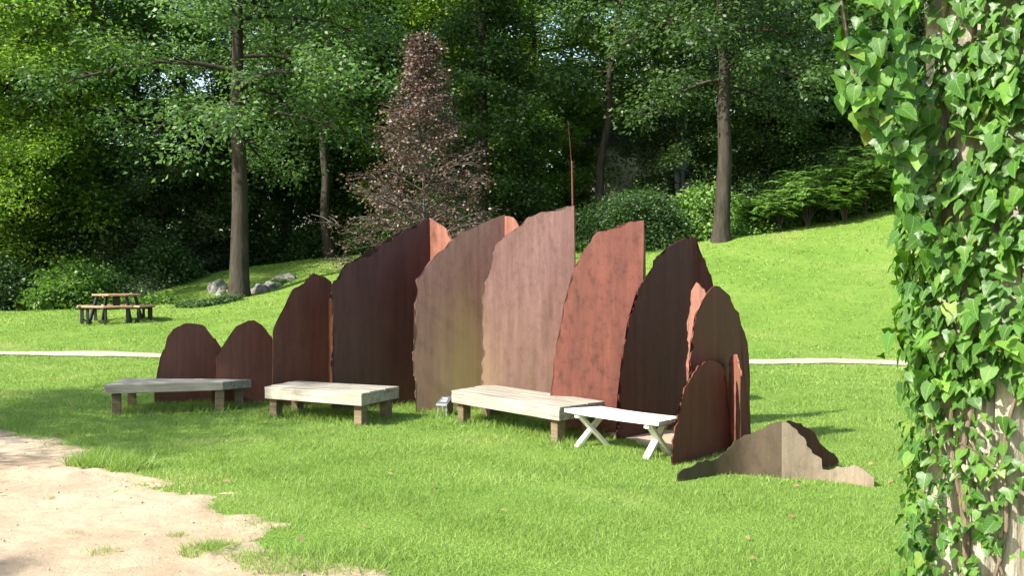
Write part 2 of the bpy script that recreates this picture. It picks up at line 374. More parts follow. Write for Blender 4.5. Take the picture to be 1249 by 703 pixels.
# ------------------------------------------------------------------ benches
def bench(name, q, height, label, thick=.13, legs=None, nplank=5, tilt_leg=0):
    """q: top corners front-left, front-right, back-right, back-left (Vectors)"""
    FL, FR, BR, BL = q
    c = (FL+FR+BR+BL)/4; rz = math.atan2(FR.y-FL.y, FR.x-FL.x)
    root = empty(name, (c.x, c.y, h(c.x, c.y)), rz); tag(root, label, 'bench', 'timber benches along the steel sculpture')
    inv = Matrix.Translation(root.location) @ Matrix.Rotation(rz, 4, 'Z'); inv = inv.inverted()
    L = [inv @ p for p in q]; up = Vector((0, 0, 1)); fl, fr, br, bl = L
    def pt(u, v, z=0): return (fl*(1-u) + fr*u)*(1-v) + (bl*(1-u) + br*u)*v + up*z
    def board(nm, corners, dz, m=WOOD, bev=.004):
        bm = bmesh.new(); hexa(bm, [p - up*dz for p in corners] + list(corners), bev)
        return link(nm, bmmesh(nm, bm), m, root)
    for i in range(nplank):
        v0, v1 = i/nplank + .004, (i+1)/nplank - .004; e = random.uniform(-.003, .003); z = random.uniform(-.004, .003)
        board('plank', [pt(e, v0, z), pt(1+e, v0, z), pt(1+e, v1, z), pt(e, v1, z)], .038)
    ins = .05
    w = (bl-fl).length; l = (fr-fl).length; iv = .04/w; iu = .04/l
    t = -.039
    board('front_rail', [pt(.002, .003, t), pt(.998, .003, t), pt(.998, iv, t), pt(.002, iv, t)], thick - .039)
    board('back_rail', [pt(.002, 1-iv, t), pt(.998, 1-iv, t), pt(.998, .997, t), pt(.002, .997, t)], thick - .039)
    board('end_rail', [pt(.003, iv+.002, t), pt(iu, iv+.002, t), pt(iu, 1-iv-.002, t), pt(.003, 1-iv-.002, t)], thick - .041)
    board('end_rail', [pt(1-iu, iv+.002, t), pt(.997, iv+.002, t), pt(.997, 1-iv-.002, t), pt(1-iu, 1-iv-.002, t)], thick - .041)
    for (u, v) in legs or ((.07, .16), (.93, .16), (.07, .84), (.93, .84)):
        a = pt(u, v, -thick+.03); wp = root.matrix_basis @ a if False else inv.inverted() @ a
        gz = h(wp.x, wp.y) - .08 - root.location.z
        bm = bmesh.new(); bar(bm, a, Vector((a.x + tilt_leg, a.y, gz)), .115, .115, (0, 1, 0), .006)
        link('leg', bmmesh('leg', bm), WOOD_SHADED, root)
    return root
def topq(pts, hb):
    """photo corners of a bench top that lies hb above flat ground"""
    r = []
    for p in pts:
        if len(p) == 3: r.append(at(*p))
        else: r.append(at(p[0], p[1], (EYE - hb)*F/(p[1] - HZ)))
    return r
b1 = topq([(127, 470), (272, 465.7), (307, 463, 14.15), (154, 461.5)], .40)
b2 = topq([(322.6, 471.9), (441, 480.3), (487, 471.5), (360, 464.8)], .40)
b3 = topq([(550.2, 476.2), (682, 496.7), (738.3, 489.7), (598.1, 469.2)], .40)
bench('timber_bench', b1, .4, 'weathered grey timber bench set before the two small rounded steel plates', .115)
bench('timber_bench', b2, .4, 'weathered timber bench between a grey bench and the small tilted sign', .15)
bench('timber_bench', b3, .4, 'pale sunlit timber bench touching the white X-legged bench', .15)

# white bench on crossed legs
def white_bench():
    HB = .385
    FL, FR, BR, BL = topq([(688.5, 498.7), (803, 515.3), (829.5, 509.5), (733, 495.8)], HB)
    BR = FR + (BR - FR)*1.12; BL = FL + (BL - FL)*1.0
    c = (FL+FR+BR+BL)/4; rz = math.atan2(FR.y-FL.y, FR.x-FL.x)
    root = empty('crossed_leg_bench', (c.x, c.y, h(c.x, c.y)), rz)
    tag(root, 'white painted bench with curved seat on crossed legs beside the last timber bench', 'bench')
    M = (Matrix.Translation(root.location) @ Matrix.Rotation(rz, 4, 'Z')).inverted()
    fl, fr, br, bl = [M @ p for p in (FL, FR, BR, BL)]; up = Vector((0, 0, 1))
    ax = (fr-fl).normalized(); cr = Vector((-ax.y, ax.x, 0))
    def pt(u, v): return (fl*(1-u) + fr*u)*(1-v) + (bl*(1-u) + br*u)*v - cr*(.05*(1-(2*u-1)**2)) 
    for v0, v1 in ((0, .49), (.51, 1)):
        bm = bmesh.new(); n = 14; rows = []
        for i in range(n+1):
            a, b = pt(i/n, v0), pt(i/n, v1)
            rows.append([bm.verts.new(p) for p in (a, b, b-up*.036, a-up*.036)])
        for i in range(n):
            for k in range(4): bm.faces.new((rows[i][k], rows[i+1][k], rows[i+1][(k+1) % 4], rows[i][(k+1) % 4]))
        bm.faces.new(rows[0]); bm.faces.new(rows[-1])
        link('seat_plank', bmmesh('seat_plank', bm), WHITE, root)
    g0 = -.03
    for u in (.13, .88):
        a, b = pt(u, .06) - up*.03, pt(u, .94) - up*.03
        bm = bmesh.new(); bar(bm, a - up*.028, b - up*.028, .036, .05); link('cleat', bmmesh('cleat', bm), WHITE, root)
        fa, fb = Vector((a.x, a.y, g0)), Vector((b.x, b.y, g0))
        off = (b-a).cross(up).normalized()*.021
        for s, e, o in ((a + (b-a)*.06, fb, off), (b - (b-a)*.06, fa, off*-1)):
            bm = bmesh.new(); bar(bm, s - up*.02 + o, e + o, .036, .075, off); link('leg', bmmesh('leg', bm), WHITE, root)
        for q in (.05, .95):
            p = a + (b-a)*q - up*.03; bm = bmesh.new(); bar(bm, p - ax*.035, p + ax*.035, .03, .04); link('bracket', bmmesh('bracket', bm), WHITE, root)
white_bench()

# small tilted sign on the grass
def sign():
    d = 12.9
    c = gnd(543, d); root = empty('tilted_sign', c, 0)
    tag(root, 'small tilted grey information sign on thin legs in the grass', 'sign')
    P = [at(531.5, 493.5, d) , at(545, 494, d-.02), at(552, 484, d+.28), at(539.5, 484, d+.3)]
    P = [p - c for p in P]; up = Vector((0, 0, 1))
    bm = bmesh.new(); hexa(bm, [p - up*.02 for p in P] + P, .002); link('panel_frame', bmmesh('panel_frame', bm), ALU, root)
    def pt(u, v): return (P[0]*(1-u) + P[1]*u)*(1-v) + (P[3]*(1-u) + P[2]*u)*v
    n = (P[1]-P[0]).cross(P[3]-P[0]).normalized()
    bm = bmesh.new(); q = [pt(.08, .13), pt(.92, .13), pt(.92, .93), pt(.08, .93)]; hexa(bm, [p - n*.004 for p in q] + [p + n*.004 for p in q]); f = link('panel_face', bmmesh('panel_face', bm), PANEL, root)
    for v0, v1, u1 in ((.68, .76, .7), (.5, .53, .8), (.4, .43, .78), (.3, .33, .8)):
        bm = bmesh.new(); q = [pt(.2, v0), pt(u1, v0), pt(u1, v1), pt(.2, v1)]; hexa(bm, [p + n*.003 for p in q] + [p + n*.0055 for p in q]); link('print_line', bmmesh('print_line', bm), PRINT, f)
    for u, v in ((.15, .1), (.9, .1), (.15, .85), (.9, .85)):
        p = pt(u, v); bm = bmesh.new(); bar(bm, p - up*.01, Vector((p.x, p.y, -.06)), .014, .014); link('leg', bmmesh('leg', bm), ALU, root)
    a, b = pt(1.0, .08), pt(1.0, .92); bm = bmesh.new(); s = Vector((.012, 0, 0))
    hexa(bm, [Vector((a.x, a.y, -.05)), Vector((a.x+.012, a.y, -.05)), Vector((b.x+.012, b.y, -.05)), Vector((b.x, b.y, -.05)), a - up*.012, a + s - up*.012, b + s - up*.012, b - up*.012])
    link('dark_side_sheet', bmmesh('dark_side_sheet', bm), BLACK, root)  # thin dark upright sheet along one edge of the panel
sign()

# ------------------------------------------------------------------ the folded steel sculpture
def rough_line(pts, step=3.0, amp=.45):              # finer, torch-cut looking outline through the traced points
    out = []; L = 0.0; ph = random.uniform(0, 6)
    for (x0, y0), (x1, y1) in zip(pts, pts[1:]):
        ln = math.hypot(x1-x0, y1-y0); n = max(1, int(ln/step)); nx_, ny_ = (y1-y0)/(ln+1e-9), -(x1-x0)/(ln+1e-9)
        straight = abs(x1-x0) < 2.2 and ln > 28
        for i in range(n):
            t = i/n; q = L + ln*t; w = 0 if straight else 4.2*noise.noise((q*.075, ph*9, 0)) + 2.2*noise.noise((q*.19, ph*5, 3)) + random.uniform(-amp, amp)*.7
            out.append((x0+(x1-x0)*t + nx_*w, y0+(y1-y0)*t + ny_*w))
        L += ln
    out.append(pts[-1]); return out
def plate(name, parent, A, B, pts, m, th=.014, rough=True, dense=True, straight=()):
    """A,B: (px, depth) of the two base ends; pts: photo outline of the cut edge from A's foot over the top to B's foot"""
    a, b = Vector(((A[0]-CX)/F*A[1], A[1])), Vector(((B[0]-CX)/F*B[1], B[1]))
    d = (b-a).normalized(); n = Vector((d.y, -d.x))            # towards the camera
    if n.y > 0: n = -n
    P = []
    for (x, y) in (rough_line(pts) if rough else pts):
        r = Vector(((x-CX)/F, 1.0)); t = a.dot(n)/r.dot(n)      # ray meets the sheet's upright plane
        P.append(Vector((r.x*t, t, EYE - (y-HZ)/F*t)))
    base = parent.location
    s0, s1 = (Vector((P[0].x, P[0].y)) - a).dot(d), (Vector((P[-1].x, P[-1].y)) - a).dot(d)
    foot = lambda p: Vector((p.x, p.y, min(h(p.x, p.y), p.z) - .12))
    poly = [foot(P[0])] + P + [foot(P[-1])]
    n3 = Vector((n.x, n.y, 0))
    bm = bmesh.new()
    fr = [bm.verts.new(p - base) for p in poly]; bk = [bm.verts.new(p - base - n3*th) for p in poly]
    bm.faces.new(fr); bm.faces.new(bk[::-1]); k = len(poly)
    for i in range(k): bm.faces.new((fr[i], bk[i], bk[(i+1) % k], fr[(i+1) % k]))
    bmesh.ops.triangulate(bm, faces=[f for f in bm.faces if len(f.verts) > 4])
    return link(name, bmmesh(name, bm), m, parent)
def curved_sheet(name, parent, A, B, pts, m, bow, th=.014):
    """like plate(), but the sheet bows away from the viewer between its ends: rows of smooth quads from cut edge to foot"""
    a, b = Vector(((A[0]-CX)/F*A[1], A[1])), Vector(((B[0]-CX)/F*B[1], B[1])); d = (b-a).normalized(); n = Vector((d.y, -d.x)); L = (b-a).length
    if n.y > 0: n = -n
    P = []
    for (x, y) in rough_line(pts, 3, .3):
        r = Vector(((x-CX)/F, 1.0)); t = a.dot(n)/r.dot(n)
        u = min(1, max(0, (Vector((r.x*t, t)) - a).dot(d)/L)); t += bow*math.sin(math.pi*u)**1.2
        P.append(Vector((r.x*t, t, EYE - (y-HZ)/F*t)))
    P = [p for i, p in enumerate(P) if i == 0 or p.x > max(q.x for q in P[:i])]
    n3 = Vector((n.x, n.y, 0))*th; base = parent.location; bm = bmesh.new(); cols = []
    for p in P:
        lo = min(h(p.x, p.y), p.z) - .12
        cols.append([[bm.verts.new(Vector((p.x, p.y, p.z + (lo-p.z)*k/4)) - base - o) for k in range(5)] for o in (Vector(), n3)])
    for c, e in zip(cols, cols[1:]):
        for s_ in (0, 1):
            for k in range(4): bm.faces.new((c[s_][k], e[s_][k], e[s_][k+1], c[s_][k+1]))
        bm.faces.new((c[0][0], c[1][0], e[1][0], e[0][0]))
    for c in (cols[0], cols[-1]):
        for k in range(4): bm.faces.new((c[0][k], c[1][k], c[1][k+1], c[0][k+1]))
    o = link(name, bmmesh(name, bm, True), m, parent)
    md = o.modifiers.new('crisp', 'EDGE_SPLIT'); md.split_angle = R(50)
    return o
def unit(px, d, label):
    r = empty('folded_steel_plate', gnd(px, d)); return tag(r, label, 'sculpture', 'rusted steel pieces of the folded sculpture')
DK, DR = (.085, .032, .027), (.15, .052, .038)
m1 = rust_mat('rust_low', 1, (.085, .026, .02), (.13, .04, .028), .25, (.20, .12, .06))
m3 = rust_mat('rust_violet', 3, (.058, .02, .019), (.08, .028, .026), .5, (.085, .065, .03))
m4 = rust_mat('rust_olive', 4, (.17, .085, .075), (.24, .135, .12), 1.15, (.25, .195, .085), .5)
m5 = rust_mat('rust_pink', 5, (.205, .105, .092), (.29, .165, .15), .75, (.27, .205, .09), .5)
m6 = rust_mat('rust_red', 6, (.10, .026, .017), (.145, .042, .027), .03, mottle=1.0)
m7 = rust_mat('rust_brown', 7, (.062, .017, .015), (.088, .024, .021), .03, spec=.12)
m8 = rust_mat('rust_dark', 8, (.092, .024, .016), (.125, .034, .023), .12, (.11, .085, .03), spec=.15)
m11 = rust_mat('rust_tan_shaded', 12, (.044, .03, .018), (.066, .047, .028), .3, (.06, .048, .025), .8)  # dark copy of the tan rust; the left wing's shade is painted in
m10 = rust_mat('rust_tan', 10, (.17, .135, .10), (.23, .185, .142), .2, (.2, .165, .10), .7)
ml = rust_mat('rust_sunlit', 11, (.19, .075, .05), (.27, .115, .08), .02)  # lighter rust for sun-facing wings, sunlight put into the colour

u = unit(230, 14.5, 'small rounded rusted plate, the outermost behind the grey bench')
plate('left_wing', u, (190, 14.35), (270, 14.75), [(189, 480), (192, 455), (196, 436), (201, 424), (205, 413), (209, 405), (218, 399), (227, 394), (234, 393.5), (243, 396), (250, 400), (257, 406), (264, 413), (270, 424), (272, 440), (273, 480)], m1)
u = unit(300, 14.2, 'small rounded rusted plate next to a taller plate with a lit sliver')
plate('left_wing', u, (260, 14.1), (336, 14.45), [(258, 482), (262, 456), (263, 442), (268, 430), (273, 422), (278, 412), (283, 406), (289, 399), (296, 396), (303, 392.5), (309, 392), (316, 396), (322, 401), (328, 406), (333, 410), (336, 440), (336, 482)], m1)
u = unit(370, 14, 'shoulder-high dark rusted plate with a thin sunlit fold beside the big dark plate')
plate('left_wing', u, (333, 13.75), (405, 14.3), [(332.5, 480), (333, 440), (333, 402), (336, 392), (343, 384), (350, 374), (352, 362), (356, 353), (364, 349), (374, 340), (383, 334.5), (394, 334.5), (401, 339), (404, 344), (405, 370), (405, 480)], rust_mat('rust_striped', 2, (.10, .032, .024), (.13, .046, .034), .42, (.10, .085, .035)))
plate('right_wing', u, (401, 14.27), (412, 13.9), [(400.5, 480), (401, 365), (403, 364), (406, 370), (409, 378), (408.5, 388), (410, 400), (412, 420), (412, 480)], ml)
u = unit(480, 13.9, 'tall dark violet rusted plate stepping up to a small bright folded wing')
plate('left_wing', u, (405, 13.5), (525, 14.35), [(405, 495), (406, 470), (405, 440), (408, 410), (407, 385), (406, 372), (406, 352), (408, 344), (416, 340.5), (416, 331), (422, 322.5), (436, 320.5), (438, 315), (450, 313), (456.5, 306), (456.5, 302), (465, 295), (479, 294.5), (484, 289.5), (490.5, 282), (497, 278.8), (504.5, 279.4), (512, 272.4), (518, 270), (524.5, 268), (525, 300), (525, 480)], m3)
plate('right_wing', u, (524.5, 14.34), (552, 13.95), [(524.5, 470), (524.5, 300), (523.5, 268), (528, 268.5), (536, 274), (541, 275), (544, 280), (545.5, 287), (549, 290), (551, 294), (552, 330), (552, 470)], ml)
u = unit(560, 13.5, 'tall rusted plate with an olive green stained lower half')
plate('left_wing', u, (507, 13.35), (616, 13.85), [(508, 495), (506, 480), (508, 470), (505, 458), (504, 440), (506, 425), (504.5, 415), (508, 400), (506, 380), (508, 362), (509, 345), (514, 336), (517, 327), (523, 322), (528, 315), (536, 309), (545, 304), (549, 296), (556, 290), (561, 285), (571, 281), (578, 275), (587, 272), (595, 269), (604, 266), (612, 262), (616, 261.5), (616, 300), (616, 480)], m4)
plate('right_wing', u, (615.5, 13.85), (633, 13.6), [(615.5, 470), (615.5, 290), (615, 261.5), (621, 262.5), (626, 265), (628, 270), (631, 273), (633, 277), (633.5, 320), (633.5, 470)], ml)
u = unit(645, 13, 'tallest rusted plate, pinkish and streaked, beside the thin pole')
plate('left_wing', u, (590, 12.95), (700, 13.1), [(588, 490), (589, 470), (587.5, 450), (589, 430), (588.5, 410), (590, 390), (589, 370), (591, 355), (592, 343), (596, 335), (598, 325), (602, 318), (600, 310), (605, 301), (613, 292), (618, 286), (626, 283), (633, 276), (641, 270), (645, 264), (655, 261), (664, 259), (672, 256.5), (683, 257), (692, 253), (700, 251), (701, 300), (700, 480)], m5)
plate('right_wing', u, (700.5, 13.1), (702, 13.7), [(700.5, 480), (700.5, 300), (700.5, 251), (701.5, 256), (702, 275), (702, 480)], m7, rough=False)
u = unit(730, 11.7, 'bright brick-red rusted plate with a straight upright edge behind the white bench')
plate('left_wing', u, (672, 11.75), (783, 11.45), [(671, 510), (671, 480), (674, 460), (676, 440), (682, 415), (684, 395), (690, 372), (693, 358), (698, 340), (701, 325), (708, 314), (716, 299), (723, 290), (732, 284), (742, 280), (752, 276), (765, 272), (777, 269), (785, 268.5), (785, 300), (783, 400), (780, 525)], m6)
plate('right_wing', u, (784, 11.47), (789, 11.95), [(783.5, 510), (784.5, 300), (785.5, 268.5), (787.5, 300), (788, 400), (788, 510)], m7, rough=False)
u = unit(800, 11.6, 'tall pointed dark brown folded plate standing right of the brick-red plate'.replace('right of', 'next to'))
plate('left_wing', u, (757, 11.1), (845, 12.2), [(754, 530), (755, 505), (757, 480), (756, 465), (759, 445), (761, 425), (766, 405), (768, 390), (773, 377), (777, 362), (781, 350), (788, 341), (792, 331), (799, 322), (803, 313), (812, 305), (820, 299), (828, 295), (836, 291), (842, 290), (845, 292), (846, 330), (846, 500)], m7)
plate('right_wing', u, (844.5, 12.2), (871, 12.35), [(844.5, 480), (844.5, 320), (842.5, 290), (847, 291), (851, 296), (856, 308), (861, 322), (866, 336), (868, 346), (871, 352), (872, 380), (872, 480)], m7)
u = unit(850, 10.8, 'narrow orange plate added as the sunlit patch between two dark plates')  # added plate, stands in for sun falling on the neighbour's folded wing
plate('left_wing', u, (838, 10.95), (866, 10.75), [(837, 520), (838, 490), (838, 470), (840, 455), (838, 440), (839, 425), (838, 412), (840, 400), (839, 385), (842, 375), (842, 362), (845, 352), (849, 346), (853, 347), (858, 354), (862, 364), (866, 400), (866, 520)], ml)
u = unit(880, 10.4, 'rounded dark rusted plate with a green streak and a small fin shaped as its sunlit patch')
plate('left_wing', u, (842, 10.05), (904, 10.95), [(842, 540), (842, 470), (843, 450), (842, 440), (846, 425), (846, 405), (850, 392), (852, 378), (858, 367), (866, 357), (873, 350), (878, 349.5), (884, 354), (890, 361), (897, 376), (903, 392), (904, 410), (904, 530)], m8)
plate('right_wing', u, (903.5, 10.95), (916, 11.1), [(903, 530), (903, 400), (902, 390), (906, 402), (909, 410), (911, 425), (914, 440), (915, 460), (914.5, 490), (916, 530)], m8)
plate('sun_patch_wing', u, (889, 10.72), (904, 10.12), [(890, 530), (890, 465), (890.5, 452), (891, 442), (894, 435), (898, 433), (901, 438), (903, 450), (903.5, 462), (904, 530)], ml)  # cut to the outline of the sunlit patch, in the sunlit colour
u = unit(855, 9.9, 'waist-high dark rusted plate standing before the taller rounded one')
plate('left_wing', u, (822, 9.5), (893, 10.3), [(821, 560), (823, 535), (826, 515), (830, 495), (836, 478), (842, 462), (850, 449), (858, 442), (867, 440), (874, 441), (880, 446), (884, 452), (886, 475), (888, 500), (893, 545)], m8)
u = unit(950, 9.2, 'low tan and brown folded plate lying along the grass like a small ridge')
curved_sheet('left_wing', u, (826, 8.70), (960, 8.84), [(826, 586), (832, 575), (848, 566.5), (869, 561.5), (879, 556.5), (887, 550), (897, 538), (904, 533), (912, 530), (925, 526), (938, 520), (947, 516), (953, 514.5), (957, 515.5)], m11, .28)
curved_sheet('right_wing', u, (953, 8.85), (1066, 8.5), [ (953.5, 515), (958, 515), (963, 518), (970, 527), (979, 534), (985, 543), (992, 552), (999, 562), (1004, 572), (1010, 575), (1014, 573), (1020, 569), (1030, 571), (1045, 571), (1055, 576), (1064, 584), (1066, 588)], m10, .10)
plate('rear_wing', u, (956, 8.83), (1021, 9.4), [(960, 550), (960, 515), (964, 514.5), (971, 516), (980, 520), (989, 525), (996, 532), (1001, 541), (1008, 548), (1016, 554), (1021, 563), (1025, 575)], m7)
# thin pole behind the tallest plate
def pole():
    b = gnd(701, 14.2); root = empty('thin_pole', b); tag(root, 'thin rusty pole rising behind the tallest steel plate', 'pole')
    t = Tubes(); top = at(697.5, 196, 14.2) - b; t.add([(0, 0, -.1), (0, 0, 1.2), tuple(top)], [.019, .016, .011], 8); link('lower_tube', t.mesh('lower_tube'), m6, root)
    t = Tubes(); tip = at(692.5, 146, 14.2) - b; t.add([tuple(top - Vector((0, 0, .1))), tuple((top+tip)/2), tuple(tip)], [.008, .006, .003], 6); link('upper_rod', t.mesh('upper_rod'), m7, root)
pole()

# ------------------------------------------------------------------ picnic table
def picnic():
    d = 29.0; c = gnd(142, d); root = empty('picnic_table', c, R(4)); tag(root, 'brown eight-sided picnic table with ring seats on a black frame', 'picnic table')
    def ring(r0, r1, a0, a1, z, th, nm, mat_, bev=.01):
        p = lambda r, a: Vector((r*math.cos(a), r*math.sin(a), z))
        q = [p(r0, a0), p(r1, a0), p(r1, a1), p(r0, a1)] if r0 > 0 else None
        bm = bmesh.new(); hexa(bm, [v - Vector((0, 0, th)) for v in q] + q, bev); return link(nm, bmmesh(nm, bm), mat_, root)
    k8 = math.pi/4
    for i in range(8):
        a0 = -math.pi/2 + i*k8
        ring(.06, .68, a0 + .004, a0 + k8 - .004, .78, .055, 'table_board', BROWN)
    for i in range(4):
        a = -math.pi/2 + i*math.pi/2
        for s in (-1, 0):
            a0 = a + s*k8; e0, e1 = (.09, .003) if s == -1 else (.003, .09)
            ring(.80, 1.09, a0 + e0, a0 + k8 - e1, .46, .055, 'seat_board', BROWN)
    def b(nm, p, q, w=.05, t=.05):
        bm = bmesh.new(); bar(bm, p, q, w, t); link(nm, bmmesh(nm, bm), BLACK, root)
    for i in range(4):
        a = -math.pi/2 + i*math.pi/2; ca, sa = math.cos(a), math.sin(a)
        b('beam', (.0 + .1*ca, .1*sa, .38), (.95*ca, .95*sa, .38), .05, .06)
        b('seat_post', (.97*ca, .97*sa, .41), (.97*ca, .97*sa, -.05), .05, .05)
        for s in (-.62, .62):
            c2, s2 = math.cos(a+s), math.sin(a+s)
            b('seat_post', (.93*c2, .93*s2, .41), (.93*c2, .93*s2, -.05), .07, .05)
            b('brace', (.93*c2, .93*s2, .12), (.78*c2, .78*s2, -.03), .035, .035)
        a2 = a + math.pi/4; c3, s3 = math.cos(a2), math.sin(a2)
        b('table_leg', (.56*c3, .56*s3, .73), (.80*c3, .80*s3, -.05), .07, .07)
    b('hub', (0, 0, .74), (0, 0, .34), .16, .16)
picnic()

# ------------------------------------------------------------------ leaves, trees, shrubs
def leaf_quads(P, A, N, L, W, rnd):
    """folded diamond leaves at P with long axis A and face normal N"""
    B = np.cross(N, A); B /= np.linalg.norm(B, axis=1)[:, None] + 1e-9
    N2 = np.cross(A, B); L = L[:, None]; W = W[:, None]
    v = np.stack([P, P + A*L*.45 + B*W*.5 + N2*W*.18, P + A*L - N2*L*.08, P + A*L*.45 - B*W*.5 + N2*W*.18], 1)
    n = len(P); f = np.arange(n*4).reshape(n, 4)
    return v.reshape(-1, 3), f, np.repeat(rnd, 4)
def unitv(v): return v / (np.linalg.norm(v, axis=1)[:, None] + 1e-9)
def clump_leaves(g_, cen, rad, per, ls, flat=.45, up=.6, asp=.62, cvar=.5):
    """leaves spread in flattened sprays about clump centres"""
    n = len(cen); k = np.repeat(np.arange(n), per); m = len(k)
    off = g_.normal(size=(m, 3)) * np.array([.5, .5, .5*flat]); P = cen[k] + off*rad[k][:, None]
    out = unitv(off + g_.normal(size=(m, 3))*.5)
    A = unitv(out*np.array([1, 1, .4]) + np.array([0, 0, -.25]))
    N = unitv(g_.normal(size=(m, 3))*.6 + unitv(off)*.55 + np.array([-.15, -.2, up]))
    L = ls*g_.uniform(.65, 1.3, m)
    cr = g_.uniform(0, 1, n)
    rnd = np.clip(cvar*cr[k] + (1-cvar)*g_.uniform(0, 1, m), 0, 1)
    return leaf_quads(P, A, N, L, L*asp, rnd)
def grow(seed, Ht, r0, base, crad, nprim, per=60, ls=.17, prof='oak', rise=.35, droop=.25, nsec=6, wander=.35, cs=.8, flat=.75, kseg=9, fork=False, bare=0.0):
    """returns trunk mesh (tapered, limbs, twigs) and crown mesh (leaf sprays) around the origin"""
    g_ = np.random.default_rng(seed); T = Tubes()
    n = 12; zs = np.linspace(-.3, Ht*.96, n)
    wx = np.cumsum(g_.normal(size=n))*wander*.3; wy = np.cumsum(g_.normal(size=n))*wander*.3; wx -= wx[0]; wy -= wy[0]
    tr = np.stack([wx, wy, zs], 1); rr = r0*(1 - (np.linspace(0, 1, n)**.9)*.93); rr[0] *= 1.45; 
    tr2 = np.insert(tr, 1, [wx[0], wy[0], .35], 0); rr2 = np.insert(rr, 1, r0*1.04)
    T.add(tr2, rr2, kseg)
    cen = []; rad = []
    for i in range(nprim):
        t = base + (.97-base)*((i + g_.uniform(0, .8))/nprim); z = t*Ht
        p0 = np.array([np.interp(z, zs, wx), np.interp(z, zs, wy), z]); rb = np.interp(z, zs, rr)
        s = (t-base)/(1-base)
        pr = {'oak': (1-.72*s**1.8)*(.75 + .25*min(1, s*4)), 'cone': 1-.9*s, 'col': .85-.3*s + .15*math.sin(s*9), 'round': math.sqrt(max(.05, 1-(2*s-.9)**2*.8)), 'flame': ((1-s)**1.35*.97 + .04)*(.85+.15*min(1, 5*s))}[prof]
        ln = crad*pr*g_.uniform(.7, 1.12); az = i*2.4 + g_.uniform(-.5, .5)
        ri = rise*(.4 + 1.3*s) + g_.uniform(-.12, .12)
        m = 6; q = np.linspace(0, 1, m)
        side = np.cumsum(g_.normal(size=m))*.08*ln
        dx = np.array([math.cos(az), math.sin(az), 0]); dy = np.array([-math.sin(az), math.cos(az), 0])
        br = p0 + np.outer(q*ln, dx) + np.outer(side*q, dy) + np.outer(ln*(ri*q - droop*q*q), [0, 0, 1])
        rl = max(.02, min(rb*.45, .012*ln + .015))
        T.add(br, rl*(1-.85*q) + .006, 6)
        for j in range(nsec):
            u = .14 + .86*(j + g_.uniform(0, .9))/nsec
            b0 = np.array([np.interp(u, q, br[:, c]) for c in range(3)])
            az2 = az + g_.choice([-1, 1])*g_.uniform(.4, 1.25); l2 = ln*g_.uniform(.2, .42)*(1.15-.5*u) + .25
            v = np.array([math.cos(az2), math.sin(az2), g_.uniform(-.25, .45)])
            e = b0 + v*l2; mid = b0 + v*l2*.5 + np.array([0, 0, .06*l2])
            T.add([b0, mid, e], [rl*.4*(1-u*.6) + .007, .012, .005], 4)
            if g_.uniform() < bare: continue
            for w in (.45, .75, 1.05):
                cen.append(b0 + v*l2*w + g_.normal(size=3)*.15*cs); rad.append(cs*g_.uniform(.6, 1.25))
    cen = np.array(cen); rad = np.array(rad)
    V, Fq, rnd = clump_leaves(g_, cen, rad, per, ls, flat)
    return T.mesh('trunk'), npmesh('crown', V, Fq, False, rnd=rnd)
def tree(name, meshes, loc, leafm, label, group=None, s=1.0, rz=0.0, sz=None, barkm=BARK, cat='tree'):
    root = empty(name, loc, rz); root.scale = (s, s, sz or s); tag(root, label, cat, group)
    for nm, me, m in (('trunk', meshes[0], barkm), ('crown', meshes[1], leafm)):
        o = bpy.data.objects.new(nm, me); C.objects.link(o); o.parent = root
        if not me.materials: me.materials.append(m)
        o.material_slots[0].link = 'OBJECT'; o.material_slots[0].material = m
    return root

oakL = grow(11, 20, .36, .27, 6.6, 34, 62, .17, 'oak', .3, .42, 7, .3)
oakR = grow(12, 19, .32, .29, 5.4, 32, 60, .17, 'oak', .32, .40, 7, .25)
mapl = grow(13, 15, .26, .10, 5.6, 34, 66, .17, 'round', .35, .3, 7, .3)
tall = grow(14, 23, .30, .16, 5.2, 36, 52, .21, 'oak', .35, .35, 6, .5)
thin = grow(15, 21, .22, .30, 4.2, 26, 44, .21, 'round', .45, .25, 6, .8, .8)
undr = grow(16, 8.5, .10, .06, 3.2, 22, 56, .17, 'round', .4, .3, 5, .4, .65)
dark = grow(17, 19, .30, .05, 2.7, 46, 60, .15, 'col', .1, .35, 6, .15, .6)
WG = 'trees of the dark wood behind the lawn'
def spot(px, d, dz=0): p = gnd(px, d); p.z += dz; return p
tree('oak_tree', oakL, spot(292, 36), L_OAK, 'large oak with stones around its foot on the shaded bank', s=1.0, rz=1.9)
tree('oak_tree', oakR, spot(880, 37.2), L_OAK, 'large oak at the hill crest between the round bush and leafy shrubs', s=1.0, rz=.6)
tree('maple_tree', mapl, spot(-5, 42.5), L_BRIGHT, 'bright yellow-green maple leaning over the lawn beyond the picnic table', s=1.15, rz=.4)
tree('ivy_choked_tree', dark, spot(590, 43), L_DARK, 'very dark column-shaped tree behind the copper beech', s=1.1, rz=2)
tree('forked_tree', thin, spot(727, 44), L_OAK, 'slender dark-trunked tree beside the white house', s=1.0, rz=4.1)
tree('slender_tree', thin, spot(402, 45), L_DARK, 'slim dark tree on the bank between oak and copper beech', s=1.05, rz=.3)
